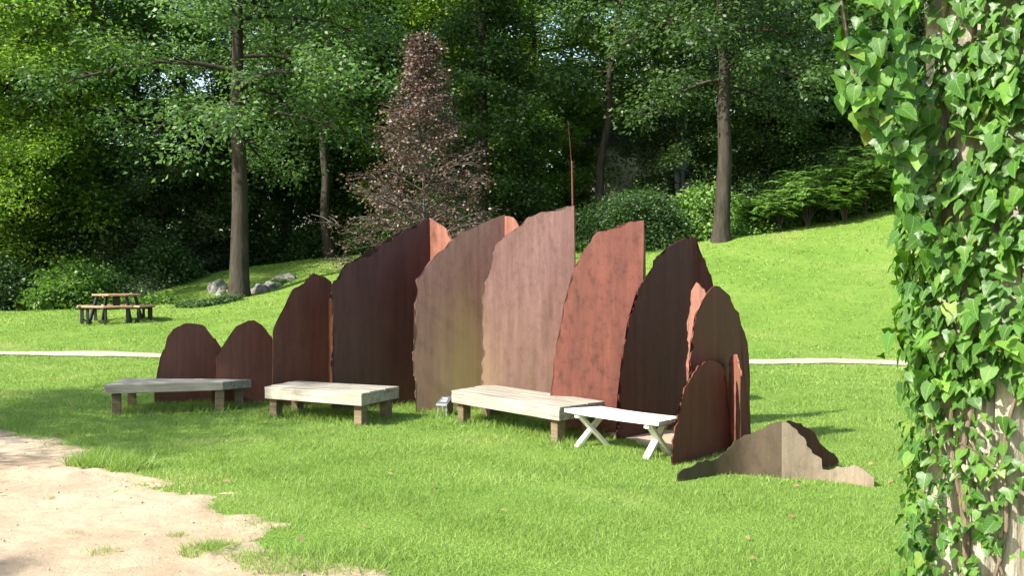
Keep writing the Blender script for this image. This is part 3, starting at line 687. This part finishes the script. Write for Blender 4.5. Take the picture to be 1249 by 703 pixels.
WOODS = [  # column, depth, kind, leaf, scale, turn
    (60, 44, 'tall', 'D', .9, 1), (170, 49, 'tall', 'M', 1, 2.2), (240, 52, 'tall', 'M', 1, .3), (340, 50, 'tall', 'D', .95, 4), (-90, 46, 'tall', 'M', 1, 5), (-70, 37.5, 'mapl', 'B', .85, 2.0),
    (455, 56, 'mapl', 'B', 1.15, 3), (520, 52, 'mapl', 'B', 1.1, 1.2), (650, 54, 'mapl', 'B', 1.2, .8), (700, 60, 'mapl', 'B', 1.2, 2.9), (560, 62, 'tall', 'D', 1, 2),
    (822, 50, 'thin', 'M', 1.05, 1.1), (845, 58, 'tall', 'M', .85, 3.3), (950, 50, 'tall', 'M', .95, 5.2), (1010, 47, 'tall', 'D', .9, .2), (1080, 50, 'tall', 'M', 1, 1.7), (1160, 48, 'tall', 'D', 1, 2.6),
    (1240, 52, 'tall', 'M', 1, 3.9), (1340, 50, 'tall', 'D', 1, .9), (-200, 50, 'tall', 'D', 1, 2), (-320, 52, 'tall', 'D', 1, 4.4), (20, 62, 'tall', 'D', 1.1, 3), (130, 66, 'tall', 'D', 1.1, .5),
    (300, 68, 'tall', 'M', 1.1, 2.5), (400, 70, 'tall', 'D', 1.1, 1), (480, 74, 'tall', 'D', 1.1, 3), (880, 66, 'tall', 'D', 1.05, 2), (1000, 64, 'tall', 'D', 1.1, 4), (1120, 66, 'tall', 'D', 1.1, 1)]
KM = dict(tall=tall, mapl=mapl, thin=thin, undr=undr, dark=dark); KL = dict(D=L_DARK, M=L_MID, B=L_BRIGHT, O=L_OAK, S=L_SILVER, H=L_SHRUB)
ANCH = [(60, 'the bright maple'), (220, 'the picnic table'), (360, 'the oak with stones at its foot'), (470, 'the slim dark tree on the bank'), (620, 'the copper beech'), (705, 'the thin pole'), (800, 'the big round bush'), (925, 'the oak at the hill crest'), (1100, 'the feathery shrubs'), (9999, 'the ivy-wrapped trunk')]
def anchor(px): return next(t for lim, t in ANCH if px < lim)
KN = {'D': ('woodland_tree', '', 'tall dark green tree'), 'M': ('woodland_tree', '', 'tall mid green tree'), 'B': ('maple_tree', '', 'broad bright sunlit tree')}
for px, d, k, l, s, rz in WOODS: tree(KN[l][0], KM[k], spot(px, d, -.1), KL[l], KN[l][2] + (' in the wood just behind ' if d < 51 else ' some way behind ' if d < 61 else ' deep in the wood behind ') + anchor(px), WG, s, rz)
for px, d, l, s, rz in [(20, 45, 'D', .85, 1), (85, 44.5, 'M', .75, 2), (150, 45.5, 'S', .7, 3), (205, 47, 'S', .95, 4), (250, 48, 'D', .9, 5), (330, 50.5, 'D', .75, .4), (385, 50.5, 'D', .7, 1.5), (450, 50.5, 'D', .75, 2.5), (510, 49, 'M', .75, .9), (640, 47, 'M', .8, 3.4), (690, 52, 'D', .6, 1), (-60, 42, 'D', .8, 3),
                        (830, 46, 'D', .85, 4), (930, 45, 'D', .8, 5), (990, 44, 'D', .85, 1), (1050, 43.5, 'D', .85, 3), (1110, 44, 'D', .9, 2), (1200, 45, 'D', .9, 0), (-150, 43, 'D', .8, 0), (1300, 45, 'D', .9, 4)]:
    n = {'D': 'dark leafy understorey tree', 'S': 'low silvery green tree', 'M': 'young mid green tree'}[l]
    tree('understorey_tree', undr, spot(px, d, -.15), KL[l], n + (' at the wood edge behind ' if d < 44.5 else ' inside the wood behind ') + anchor(px), 'understorey trees', s, rz)
# shade trees to the side of the lawn: their shadows cross the sand and the first bench
SG = 'shade trees beside the sand'
for x, y, s, rz, l, me in [(-13.5, 8.6, .64, 1.0, L_OAK, oakL), (-13.4, -1.2, .5, 2.4, L_OAK, oakR)]:
    tree('shade_tree', me, Vector((x, y, h(x, y))), l, 'broad oak standing beside the sand, shading it', SG, s, rz)

def far_wood():
    g_ = np.random.default_rng(77); cen = []; n = 2600
    a = g_.uniform(-.62, .62, n); d = g_.uniform(88, 112, n); x = d*np.sin(a); y = d*np.cos(a); top = 12 + 4*np.sin(a*23) + 2.5*np.sin(a*61)
    z = H(x, y) + top*g_.uniform(0, 1, n)**.8
    V, Fq, rnd = clump_leaves(g_, np.stack([x, y, z], 1), np.full(n, 2.1), 34, .62, .8, .5)
    tag(link('far_wood', npmesh('far_wood', V, Fq, False, rnd=rnd), L_DARK), 'far dark wood closing the view behind all the trees', 'wood', kind='stuff')
far_wood()

# copper beech
cb = grow(21, 7.6, .045, .10, 2.7, 58, 6, .085, 'flame', .72, .06, 15, .12, .2, .9, 7, bare=.12)
tree('copper_beech', cb, spot(516, 25.5), L_COPPER, 'young copper beech with sparse purple leaves behind the steel plates', barkm=TWIG)

# bushes
def bush(seed, rx, ry, rz, nclump=170, per=70, ls=.12, stems=9):
    g_ = np.random.default_rng(seed); T = Tubes()
    v = unitv(g_.normal(size=(nclump, 3))); v[:, 2] = np.abs(v[:, 2])
    rr = g_.uniform(.55, 1.0, nclump)**.5 * (1 + .16*np.sin(v[:, 0]*5 + seed) * np.cos(v[:, 1]*4))
    cen = v*rr[:, None]*np.array([rx, ry, rz])
    V, Fq, rnd = clump_leaves(g_, cen, np.full(nclump, .22*(rx+ry+rz)/3 + .12), per, ls, .7, .5)
    for i in range(stems):
        e = cen[g_.integers(nclump)]; T.add([(e[0]*.12, e[1]*.12, -.1), e*.5 + np.array([0, 0, .1]), e], [.03, .02, .006], 5)
    return T.mesh('stems'), npmesh('foliage', V, Fq, False, rnd=rnd)
def place_bush(name, ms, loc, leafm, label, group=None, s=(1, 1, 1), rz=0):
    root = empty(name, loc, rz); root.scale = s; tag(root, label, 'shrub', group)
    for nm, me, m in (('stems', ms[0], BARK), ('foliage', ms[1], leafm)):
        o = bpy.data.objects.new(nm, me); C.objects.link(o); o.parent = root
        if not me.materials: me.materials.append(m)
        o.material_slots[0].link = 'OBJECT'; o.material_slots[0].material = m
bA = bush(31, 2.0, 1.7, 2.2, 260, 90, .11); bB = bush(32, 1.3, 1.2, 1.2, 150, 70, .12); bC = bush(33, 1.0, .9, .8, 90, 60, .11)
place_bush('round_bush', bA, spot(773, 38.6, -.1), L_DARK, 'big dark round bush behind the sculpture at the wood edge')
place_bush('yew_bush', bB, spot(858, 39.6), L_SHRUB, 'lighter green bush between the dark round bush and the oak', s=(1.4, 1.2, 1.45))
for px, d, l, s in [(85, 36.6, L_MID, 1.15), (40, 37, L_DARK, 1.0), (0, 36.6, L_DARK, 1.2), (125, 38.4, L_DARK, .95), (-50, 36.8, L_DARK, 1.2), (-110, 36.8, L_DARK, 1.3), (238, 48.5, L_DARK, 1.3), (195, 42.8, L_DARK, 1.2), (275, 48, L_DARK, 1.0), (335, 49.5, L_DARK, 1.2), (380, 49.5, L_DARK, 1.2), (425, 49.5, L_DARK, 1.3), (470, 47.5, L_DARK, 1.3), (620, 46, L_DARK, 1.4), (680, 45, L_MID, 1.1), (715, 45, L_DARK, 1.0)]:
    n = {L_MID: 'leafy mid green bush', L_DARK: 'dark low bush'}[l]
    place_bush('low_bush', bB, spot(px, d, -.1), l, n + ' filling the shade behind ' + anchor(px), 'low bushes under the trees', (s, s, s*1.1), px*.1)
for px, d, s in [(158, 38.2, .85), (180, 41, .7), (140, 37.2, .6), (185, 42.5, .55)]:
    place_bush('pale_bush', bC, spot(px, d, -.05), L_SILVER, 'pale leafy low bush on the bank behind the picnic table', 'pale bushes on the bank', (s, s, s), px)
for px, d, s in [(905, 39, .9), (930, 39.4, 1.1), (875, 39.5, .8), (960, 39.8, 1.0), (1000, 40, 1.0), (1035, 39.9, 1.1), (1075, 39.8, 1.2), (1110, 40, 1.2), (1160, 40, 1.2), (1230, 40, 1.3)]:
    place_bush('hedge_shrub', bB, spot(px, d, -.1), L_SHRUB if px % 2 else L_MID, 'green undergrowth shrub along the hill crest', 'undergrowth shrubs along the hill crest', (s, s, s*.85), px)
# feathery shrubs: arching stems with paired leaflets
def feathery(seed, nstem=30, hgt=2.2, spread=1.2):
    g_ = np.random.default_rng(seed); T = Tubes(); Ps = []; As = []; Ns = []; Ls = []
    for i in range(nstem):
        az = g_.uniform(0, 6.28); sp = spread*g_.uniform(.25, 1); hh = hgt*g_.uniform(.6, 1.05)
        q = np.linspace(0, 1, 6); d = np.array([math.cos(az), math.sin(az), 0])
        st = np.outer(sp*q**1.5, d) + np.outer(hh*(q*1.25 - .35*q*q), [0, 0, 1]); T.add(st, .018*(1-.8*q), 4)
        for k in range(7):
            u = g_.uniform(.4, 1); b0 = np.array([np.interp(u, q, st[:, c]) for c in range(3)])
            a2 = az + g_.uniform(-1.6, 1.6); fl = g_.uniform(.45, .8); fd = np.array([math.cos(a2), math.sin(a2), .55])
            sd_ = np.array([-math.sin(a2), math.cos(a2), 0])
            for w in np.linspace(.15, 1, 11):
                for sg in (-1, 1):
                    Ps.append(b0 + fd*fl*w + np.array([0, 0, -.55*fl*w*w])); As.append(sd_*sg + fd*.4 + np.array([0, 0, -.15])); Ns.append(np.array([-.2, -.35, 1]) + g_.normal(size=3)*.4); Ls.append(.17*(1.1-.5*w))
    Ps, As, Ns, Ls = map(np.array, (Ps, As, Ns, Ls)); As = unitv(As); Ns = unitv(Ns)
    V, Fq, rnd = leaf_quads(Ps, As, Ns, Ls, Ls*.34, g_.uniform(0, 1, len(Ps)))
    return T.mesh('stems'), npmesh('foliage', V, Fq, False, rnd=rnd)
fe = feathery(41)
for px, d, s in [(1055, 37.6, 1.25), (985, 37.7, 1.05), (1015, 38.2, 1.1), (1030, 37.3, .8), (950, 37.8, .8), (1090, 37.6, 1.2), (920, 38.2, .75)]:
    place_bush('feathery_shrub', fe, spot(px, d, -.05), L_SHRUB, 'feathery light green sumac-like shrub on the hill crest', 'feathery shrubs on the hill crest', (s, s, s), px*.37)

# stones and ground ivy around the oak's foot
def rock(px, py, w, hh, seed, label):
    p = hit(px, py); g_ = random.Random(seed)
    bm = bmesh.new(); bmesh.ops.create_icosphere(bm, subdivisions=3, radius=1)
    for v in bm.verts:
        k = 1 + .35*noise.noise(v.co*1.3 + Vector((seed*3, 0, 0))) + .12*noise.noise(v.co*4 + Vector((seed, 5, 0)))
        v.co = Vector((v.co.x*w*k, v.co.y*w*.7*k, max(-.3, v.co.z)*hh*k))
    o = link('boulder', bmmesh('boulder', bm, False), STONE, None, p); o.rotation_euler.z = g_.uniform(0, 3); tag(o, label, 'rock', 'boulders around the oak')
rock(266, 355, .40, .42, 1, 'pale boulder leaning by the left foot of the oak'.replace('left foot', 'sunny side'))
rock(270, 362, .3, .3, 5, 'small pale stone below the pale boulder by the oak')
rock(347, 343, .55, .28, 2, 'long flat grey boulder up the bank from the oak')
rock(332, 352, .4, .26, 3, 'squat boulder between the oak and the long flat one')
rock(318, 356, .34, .28, 4, 'small rounded stone tucked against the oak trunk')
def ground_cover(name, spots, r, leafm, label, n, ls):
    g_ = np.random.default_rng(len(spots)); cen = []
    for px, d, w in spots:
        p = gnd(px, d)
        for i in range(n):
            a = g_.uniform(0, 6.28); q = w*math.sqrt(g_.uniform()); x, y = p.x + q*math.cos(a), p.y + q*math.sin(a)*.7; cen.append((x, y, h(x, y) + g_.uniform(.02, r)))
    V, Fq, rnd = clump_leaves(g_, np.array(cen), np.full(len(cen), .16), 14, ls, .6, .8)
    tag(link(name, npmesh(name, V, Fq, False, rnd=rnd), leafm), label, 'plants', kind='stuff')
ground_cover('ground_ivy', [(255, 34.6, .7), (275, 34.7, .5), (235, 34.5, .6), (322, 37.4, .6), (335, 38.2, .5), (310, 38.2, .7)], .18, L_OAK, 'low leafy ground ivy around the oak and its stones', 60, .1)
ground_cover('weeds', [(1000 - 60*i, 39.2 - .05*i, 1.2) for i in range(4)] + [(840 - 30*i, 38.2, .7) for i in range(5)] + [(20 + 40*i, 36.2, .9) for i in range(5)], .35, L_MID, 'leafy weeds along the edge of the wood', 60, .12)

# house glimpsed through the trees
def house():
    c = spot(768, 58, -.2); root = empty('house', c, R(-18)); tag(root, 'pale house with slate roof glimpsed through the trees', 'house')
    W, D, Hh, RH = 6., 7., 5.6, 3.2
    bm = bmesh.new(); hexa(bm, [Vector(p) for p in ((-W/2, -D/2, -2), (W/2, -D/2, -2), (W/2, D/2, -2), (-W/2, D/2, -2), (-W/2, -D/2, Hh), (W/2, -D/2, Hh), (W/2, D/2, Hh), (-W/2, D/2, Hh))])
    v = [bm.verts.new(p) for p in ((-W/2, -D/2, Hh+.002), (-W/2, D/2, Hh+.002), (-W/2, 0, Hh+RH), (W/2, -D/2, Hh+.002), (W/2, D/2, Hh+.002), (W/2, 0, Hh+RH))]
    bm.faces.new(v[:3]); bm.faces.new(v[3:]); link('wall', bmmesh('wall', bm), HOUSEW, root)
    for s in (-1, 1):
        bm = bmesh.new(); e = .45; y0, z0 = s*(D/2+e), Hh - e*RH/(D/2); q = [Vector((-W/2-e, y0, z0)), Vector((W/2+e, y0, z0)), Vector((W/2+e, 0, Hh+RH)), Vector((-W/2-e, 0, Hh+RH))]
        hexa(bm, [p + Vector((0, 0, .03)) for p in q] + [p + Vector((0, 0, .2)) for p in q]); r = link('roof', bmmesh('roof', bm), ROOF, root)
    for x in (-1.7, 1.7):
        for z in (1.0, 3.9):
            bm = bmesh.new(); hexa(bm, [Vector((x+a, y, z+b)) for b in (0, 1.5) for a, y in ((-.55, -D/2-.06), (.55, -D/2-.06), (.55, -D/2+.05), (-.55, -D/2+.05))]); f = link('window', bmmesh('window', bm), WHITE, root)
            bm = bmesh.new(); hexa(bm, [Vector((x+a, y, z+b)) for b in (.1, 1.4) for a, y in ((-.45, -D/2-.075), (.45, -D/2-.075), (.45, -D/2-.03), (-.45, -D/2-.03))]); link('pane', bmmesh('pane', bm), GLASSD, f)
house()

# ------------------------------------------------------------------ ivy-clad tree trunk close by
TC = Vector(((1286-CX)/F*3.35, 3.35)); TR = .365; LEAN = .012
def trunk_r(th, z): return TR*(1 + .05*np.cos(2*th + .6)) * (1 - .018*z) + .16*np.exp(-(z+.1)*3.0)
def trunk_c(z): return TC.x - LEAN*z, TC.y
def near_tree():
    root = empty('ivy_clad_tree', (TC.x, TC.y, 0)); tag(root, 'thick pale-barked tree trunk wrapped in ivy', 'tree')
    nth, nz = 220, 240
    th = np.linspace(0, 2*math.pi, nth, endpoint=False); zz = np.concatenate([np.linspace(-.15, 3.4, nz), np.linspace(3.6, 9.5, 20)])
    TH, ZZ = np.meshgrid(th, zz); r = trunk_r(TH, np.clip(ZZ, 0, 9))
    # bark: furrows run up the stem, plates break between them
    fur = np.zeros_like(TH)
    for k in range(zz.size):
        for j in range(nth):
            t_ = th[j] + .05*math.sin(zz[k]*3.1 + th[j]*4)
            p = Vector((math.cos(t_)*5.2, math.sin(t_)*5.2, zz[k]*.85)); a = noise.noise(p); b = noise.noise(p*2.3 + Vector((3, 1, 7))); c_ = noise.noise(Vector((p.x*4, p.y*4, p.z*5)))
            fur[k, j] = min(0.0, abs(a) - .24)*.22 + b*.008 + c_*.004
    r = r + fur
    X = r*np.cos(TH) - LEAN*ZZ; Y = r*np.sin(TH)
    V = np.stack([X, Y, ZZ], -1).reshape(-1, 3); m = zz.size
    i = np.arange(m-1)[:, None]*nth; j = np.arange(nth)[None, :]; jn = (j+1) % nth
    link('trunk', npmesh('trunk', V, np.stack([i+j, i+jn, i+nth+jn, i+nth+j], -1).reshape(-1, 4), True), BARK_PALE, root)
    o = bpy.data.objects.new('crown', mapl[1]); C.objects.link(o); o.parent = root; o.location = (0, 0, 7.0); o.scale = (.8, .8, .55)
    o.material_slots[0].link = 'OBJECT'; o.material_slots[0].material = L_MID
    o = bpy.data.objects.new('limb', mapl[0]); C.objects.link(o); o.parent = root; o.location = (0, 0, 7.2); o.scale = (.8, .8, .55)
    o.material_slots[0].link = 'OBJECT'; o.material_slots[0].material = BARK_PALE
near_tree()
def ivy():
    g_ = np.random.default_rng(5); root = empty('ivy', (TC.x - TR, TC.y - .05, 0)); base = root.location.copy()
    tag(root, 'glossy green climbing ivy covering the near trunk', 'climbing plant')
    # leaf shapes: heart to three-lobed, cupped, folded at the midrib
    outl = [[(0, 0), (.22, -.10), (.46, .02), (.50, .25), (.36, .42), (.30, .62), (.14, .86), (0, 1.0)],
            [(0, 0), (.26, -.12), (.48, .08), (.46, .36), (.34, .60), (.17, .84), (0, 1.0)],
            [(0, 0), (.24, -.08), (.58, .12), (.44, .30), (.28, .42), (.26, .66), (.12, .88), (0, 1.02)]]
    LM = []
    for k in range(6):
        o = outl[k % 3]; V = []; curl = g_.uniform(.05, .3); cup = g_.uniform(.05, .4)
        mid = [(0, 0), (0, .3), (0, .62), o[-1]]
        rt = o[1:-1]; lt = [(-x*g_.uniform(.85, 1.1), y*g_.uniform(.9, 1.05)) for x, y in rt]
        pts = mid + rt + lt; 
        for x, y in pts: V.append((x, y, cup*abs(x) - curl*y*y*.6 + .04*math.sin(x*9 + y*5)))
        Fc = []; nr = len(rt)
        for off, fl in ((4, False), (4+nr, True)):
            chain = [off+i for i in range(nr)]; ys = [pts[c][1] for c in chain]
            prev = 0
            for a, b in zip(chain, chain[1:]):
                ym = (pts[a][1]+pts[b][1])/2; mm = 1 if ym < .46 else 2
                if mm != prev and prev in (0, 1):
                    Fc.append((prev, a, mm)); 
                Fc.append((mm, a, b)); prev = mm
            if prev == 1: Fc.append((1, chain[-1], 2))
            Fc.append((2, chain[-1], 3))
            if fl:
                n0 = len(Fc)
        npts = len(V); tri = []
        for f in Fc: tri.append(f if f[1] < 4+nr and f[1] >= 4 or False else (f[0], f[2], f[1]))
        me = npmesh('leaf', np.array(V) - np.array([0, 0, 0]), tri, True, rnd=np.full(npts, g_.uniform(.1, .9)), lx=[v[0] for v in V], ly=[v[1] for v in V]); me.materials.append(L_IVY); LM.append(me)
    spots_ = []                                     # (pos, normal, size)
    def on_trunk(th, z, off):
        cx, cy = trunk_c(z); r = float(trunk_r(th, max(z, 0))) + off
        return Vector((cx + r*math.cos(th), cy + r*math.sin(th), z))
    def px_of(p): return CX + F*p.x/p.y, HZ - F*(p.z-EYE)/p.y
    n = 0
    while n < 11000:
        th = g_.uniform(math.pi*.80, math.pi*2.02); z = g_.uniform(.4, 2.75)
        p = on_trunk(th, z, .03); x, y = px_of(p)
        left = th < math.pi*1.22                    # the limb seen against the lawn
        dens = 1.0
        if y > 430 and not left: dens = max(0.0, 1 - (y-430)/48)
        if x > 1212 and y > 430: dens = max(dens, .12)
        if x > 1205 and 540 < y < 650: dens = max(dens, .26)
        if left and y > 480: dens = .5
        if left and y < 300: dens = .8
        if y < 470: dens *= .75
        if 1098 < x < 1140 and 12 < y < 92 : dens = .04
        if 1140 < x < 1170 and -10 < y < 40: dens = .2
        n += 1
        if g_.uniform() > dens: continue
        off = abs(g_.normal())*.034 + .012 + (.02 if y < 430 else 0)
        p = on_trunk(th, z, off)
        nrm = Vector((math.cos(th), math.sin(th), .25)) + Vector((-.3, -.1, .45)) + Vector(g_.normal(size=3))*.6
        spots_.append((p, nrm.normalized(), (.024 + .042*g_.uniform()**1.5)*(1.08 if y < 470 else .85)))
    T = Tubes()
    hang = [at(px, py, d) for px, py, d in ((1021, -60, 3.05), (1024, -10, 3.05), (1031, 35, 3.06), (1035, 70, 3.07), (1046, 100, 3.08), (1058, 128, 3.1), (1078, 162, 3.13), (1100, 200, 3.18))]
    T.add([p - base for p in hang], [.006, .006, .006, .005, .005, .005, .005, .005], 6)
    for i in range(80):
        u = g_.uniform(0, len(hang)-1.01); k = int(u); p = hang[k].lerp(hang[k+1], u-k) + Vector((g_.normal()*.035 + .01, g_.normal()*.03, g_.normal()*.02))
        spots_.append((p, (Vector((-.3, -.75, .35)) + Vector(g_.normal(size=3))*.5).normalized(), g_.uniform(.035, .068)))
    for i in range(150):                            # sprays bridging the hanging shoot and the trunk
        px, py = g_.uniform(1045, 1115), g_.uniform(-15, 330)
        if px < 1062 + max(0, py-130)*.18 and py > 60: continue
        spots_.append((at(px + max(0, py-120)*.12, py, g_.uniform(3.08, 3.3)), (Vector((-.35, -.7, .4)) + Vector(g_.normal(size=3))*.5).normalized(), g_.uniform(.032, .065)))
    # woody stems climbing the trunk
    for th0, z0, z1, r0, tw in ((3.62, -.05, 2.9, .013, .25), (3.45, -.05, 2.9, .009, -.2), (3.95, .2, 2.9, .008, .35), (4.45, .9, 2.9, .007, .3), (4.95, -.05, 2.9, .009, -.2), (3.7, .3, 2.0, .006, -.4), (5.3, .2, 2.8, .006, .2)):
        q = np.linspace(0, 1, 40); pts = []
        for w in q:
            z = z0 + (z1-z0)*w; th = th0 + tw*math.sin(w*6 + th0) * .45 + .05*math.sin(w*31 + th0*3)
            pts.append(on_trunk(th, z, r0*.6 + .012) - base)
        T.add(pts, r0*(1 - .5*q), 7)
    tw = [at(1170, 541, 3.0) - base, at(1190, 551, 2.99) - base, at(1218, 572, 2.99) - base]; T.add(tw, [.0035, .003, .002], 5)
    link('stem', T.mesh('stem'), VINE, root)
    # nearest leaves are single leaves, the rest one mass
    infr = [s for s in spots_ if px_of(s[0])[0] < 1262 and -25 < px_of(s[0])[1] < 725]; rest = [s for s in spots_ if not (px_of(s[0])[0] < 1262 and -25 < px_of(s[0])[1] < 725)]
    infr.sort(key=lambda s: -s[2]*3.0/s[0].y); rest += infr[300:]; infr = infr[:300]
    def frame(s):
        p, nrm, sz = s; dn = Vector((g_.normal()*.45, g_.normal()*.2, -1)); y = (dn - nrm*dn.dot(nrm)).normalized(); x = y.cross(nrm).normalized()
        M = Matrix(((x.x, y.x, nrm.x, 0), (x.y, y.y, nrm.y, 0), (x.z, y.z, nrm.z, 0), (0, 0, 0, 1))); M = Matrix.Translation(p - base) @ M @ Matrix.Scale(sz, 4); return M
    for s in infr:
        o = bpy.data.objects.new('leaf', LM[int(g_.integers(len(LM)))]); C.objects.link(o); o.parent = root; o.matrix_local = frame(s)
    Vs, Fs, Rs, Xs, Ys, n0 = [], [], [], [], [], 0
    for s in rest:
        me = LM[int(g_.integers(len(LM)))]; M = np.array(frame(s)); co = np.array([v.co for v in me.vertices]); Vs.append(co @ M[:3, :3].T + M[:3, 3]); Fs.append(np.array([list(p.vertices) for p in me.polygons]) + n0); n0 += len(co); Rs.append(np.full(len(co), g_.uniform(0, 1))); Xs.append(co[:, 0]); Ys.append(co[:, 1])
    tag(link('leaf_mass', npmesh('leaf_mass', np.concatenate(Vs), np.concatenate(Fs), True, rnd=np.concatenate(Rs), lx=np.concatenate(Xs), ly=np.concatenate(Ys)), L_IVY, root), kind='stuff')
ivy()

# ------------------------------------------------------------------ grass blades
plates_xy = [(r.location.x, r.location.y) for r in bpy.data.objects if r.name.startswith(('folded_steel', 'timber_bench', 'crossed'))]
def blades():
    P, Wd, Ln = [], [], []
    def field(d0, d1, dens, w, l):
        marg = 1.0
        n = int(dens*(d1-d0)*((d0+d1)/2*1.03 + 2*marg))
        y = np.sqrt(rng.uniform(d0*d0, d1*d1, n)); x = rng.uniform(-1, 1, n)*(y*.515 + marg)
        s = sandness(x, y) + np.abs(rng.normal(size=n))*-.02 + rng.normal(size=n)*.11
        tuft = np.sin(x*2.3+1)*np.sin(y*2.9) + np.sin(x*5.1)*np.sin(y*4.7+2)
        k = ((s < .05) | ((s < .75) & (rng.uniform(size=n) < .10*np.exp(-np.clip(s, 0, 9)*5)))) & (soilness(x, y) < .02) & (np.abs(y - path_y(x)) > .36 + rng.uniform(-.1, .1, n)) & (rng.uniform(size=n) < .72 + .28*tuft) & (y < wood_line(x) + 1.0)
        x, y, s, tuft = x[k], y[k], s[k], tuft[k]
        lg = l*rng.uniform(.5, 1.35, len(x))*(1 + .25*tuft) * np.where(rng.uniform(size=len(x)) < .02, 1.8, 1)
        P.append(np.stack([x, y, H(x, y) - .006], 1)); Wd.append(np.full(len(x), w)*rng.uniform(.7, 1.3, len(x))); Ln.append(lg)
    field(5.0, 8.5, 7000, .005, .040); field(8.5, 12, 5200, .007, .040); field(12, 16, 2600, .010, .042); field(16, 22, 1000, .016, .042); field(22, 30, 380, .026, .042); field(30, 46, 130, .045, .05)
    # longer tufts along the plates, bench feet and the sand's edge
    tp = []
    for o in bpy.data.objects:
        if o.parent and o.parent.name.startswith(('timber_bench', 'crossed', 'tilted_sign')) and o.name.startswith('leg'):
            bb = [o.parent.matrix_basis @ Vector(c) for c in o.bound_box]; b = min(bb, key=lambda c: c.z); tp += [(b.x, b.y, .22, 110, .085)]
        if o.parent and o.parent.name.startswith('folded_steel') and 'wing' in o.name and o.parent.location.y > 12:
            bb = [Vector(v.co) + o.parent.location for v in o.data.vertices if v.co.z + o.parent.location.z < .05]
            if len(bb) > 1:
                a, b = min(bb, key=lambda c: c.x), max(bb, key=lambda c: c.x); L = (a-b).length
                for t in np.linspace(0, 1, max(2, int(L/.09))): q = a.lerp(b, t); tp.append((q.x, q.y - .05, .09, 34, .075))
    for b in (b1, b2, b3):
        for t in np.linspace(.05, .95, 14):
            for v in (.3, .6, .9):
                q = b[0].lerp(b[1], t).lerp(b[3].lerp(b[2], t), v); tp.append((q.x, q.y, .16, 50, .11))
    for px, py, r_, n, l in ((250, 676, .16, 420, .08), (268, 672, .12, 260, .08), (215, 657, .07, 90, .05), (125, 678, .09, 110, .06), (352, 690, .3, 700, .11), (300, 684, .12, 160, .07), (120, 566, .3, 700, .14), (160, 572, .22, 450, .13), (430, 690, .3, 600, .10), (150, 462, .25, 200, .1), (90, 655, .05, 40, .04), (60, 610, .05, 35, .04)):
        q = hit(px, py); tp.append((q.x, q.y, r_, n, l))
    for x, y, r_, n, l in tp:
        a = rng.uniform(0, 6.28, n); q = r_*np.sqrt(rng.uniform(size=n)); xx, yy = x + q*np.cos(a), y + q*np.sin(a)
        P.append(np.stack([xx, yy, H(xx, yy)], 1)); Wd.append(np.full(n, .0085 if y > 9 else .006)); Ln.append(l*rng.uniform(.5, 1.3, n))
    P = np.concatenate(P); w = np.concatenate(Wd)[:, None]; l = np.concatenate(Ln)[:, None]; n = len(P)
    az = rng.uniform(0, 6.28, n); side = np.stack([np.cos(az), np.sin(az), np.zeros(n)], 1)
    lean = rng.normal(size=(n, 2))*.55; tip = P + l*np.stack([lean[:, 0], lean[:, 1], np.full(n, .85)], 1)
    V = np.stack([P - side*w/2, P + side*w/2, tip], 1).reshape(-1, 3)
    big = .5 + .5*np.sin(P[:, 0]*.8 + 1.7*np.sin(P[:, 1]*.6))*np.sin(P[:, 1]*.9)
    patch = np.clip(np.sin(P[:, 0]*1.3 + 2*np.sin(P[:, 1]*.9))*np.sin(P[:, 1]*1.6 + P[:, 0]) - .35, 0, 1)
    rnd = np.clip(rng.uniform(0, 1, n)*.75 + .15*big + patch*.5, 0, 1)
    me = npmesh('grass', V, np.arange(n*3).reshape(n, 3), False, rnd=np.repeat(rnd, 3))
    tag(link('grass', me, GRASS), 'short bright green mown grass of the lawn', 'grass', kind='stuff')
    print('blades', n)
blades()

# ------------------------------------------------------------------ grit on the sand, fallen leaves
def litter():
    g_ = np.random.default_rng(91); V, Fc, n0 = [], [], 0
    oct_ = np.array([(1, 0, 0), (0, 1, 0), (-1, 0, 0), (0, -1, 0), (0, 0, .8), (0, 0, -.5)], float); of = np.array([(0, 1, 4), (1, 2, 4), (2, 3, 4), (3, 0, 4), (1, 0, 5), (2, 1, 5), (3, 2, 5), (0, 3, 5)])
    x = g_.uniform(-6.5, .2, 1800); y = g_.uniform(4.5, 12.5, 1800); k = sandness(x, y) > -.02
    for a, b in zip(x[k], y[k]):
        r = .004 + .011*g_.uniform()**4; V.append(oct_*r*g_.uniform(.7, 1.3, (6, 3)) + np.array([a, b, h(a, b) + .016])); Fc.append(of + n0); n0 += 6
    tag(link('grit', npmesh('grit', np.concatenate(V), np.concatenate(Fc)), PATHM), 'loose grit and pebbles scattered over the sand', 'gravel', kind='stuff')
    n = 170; y = np.sqrt(g_.uniform(36, 360, n)); x = g_.uniform(-1, 1, n)*y*.52; P = np.stack([x, y, H(x, y) + .03], 1)
    A = unitv(g_.normal(size=(n, 3))*np.array([1, 1, .2])); N = unitv(g_.normal(size=(n, 3))*.4 + np.array([0, 0, 1])); L = g_.uniform(.035, .075, n)
    V, Fq, rnd = leaf_quads(P, A, N, L, L*.55, g_.uniform(0, 1, n))
    tag(link('fallen_leaves', npmesh('fallen_leaves', V, Fq, False, rnd=rnd), leaf_mat('dry_leaf', (.16, .10, .04), (.36, .28, .13), .2)), 'dry fallen leaves scattered over the lawn and sand', 'leaves', kind='stuff')
litter()
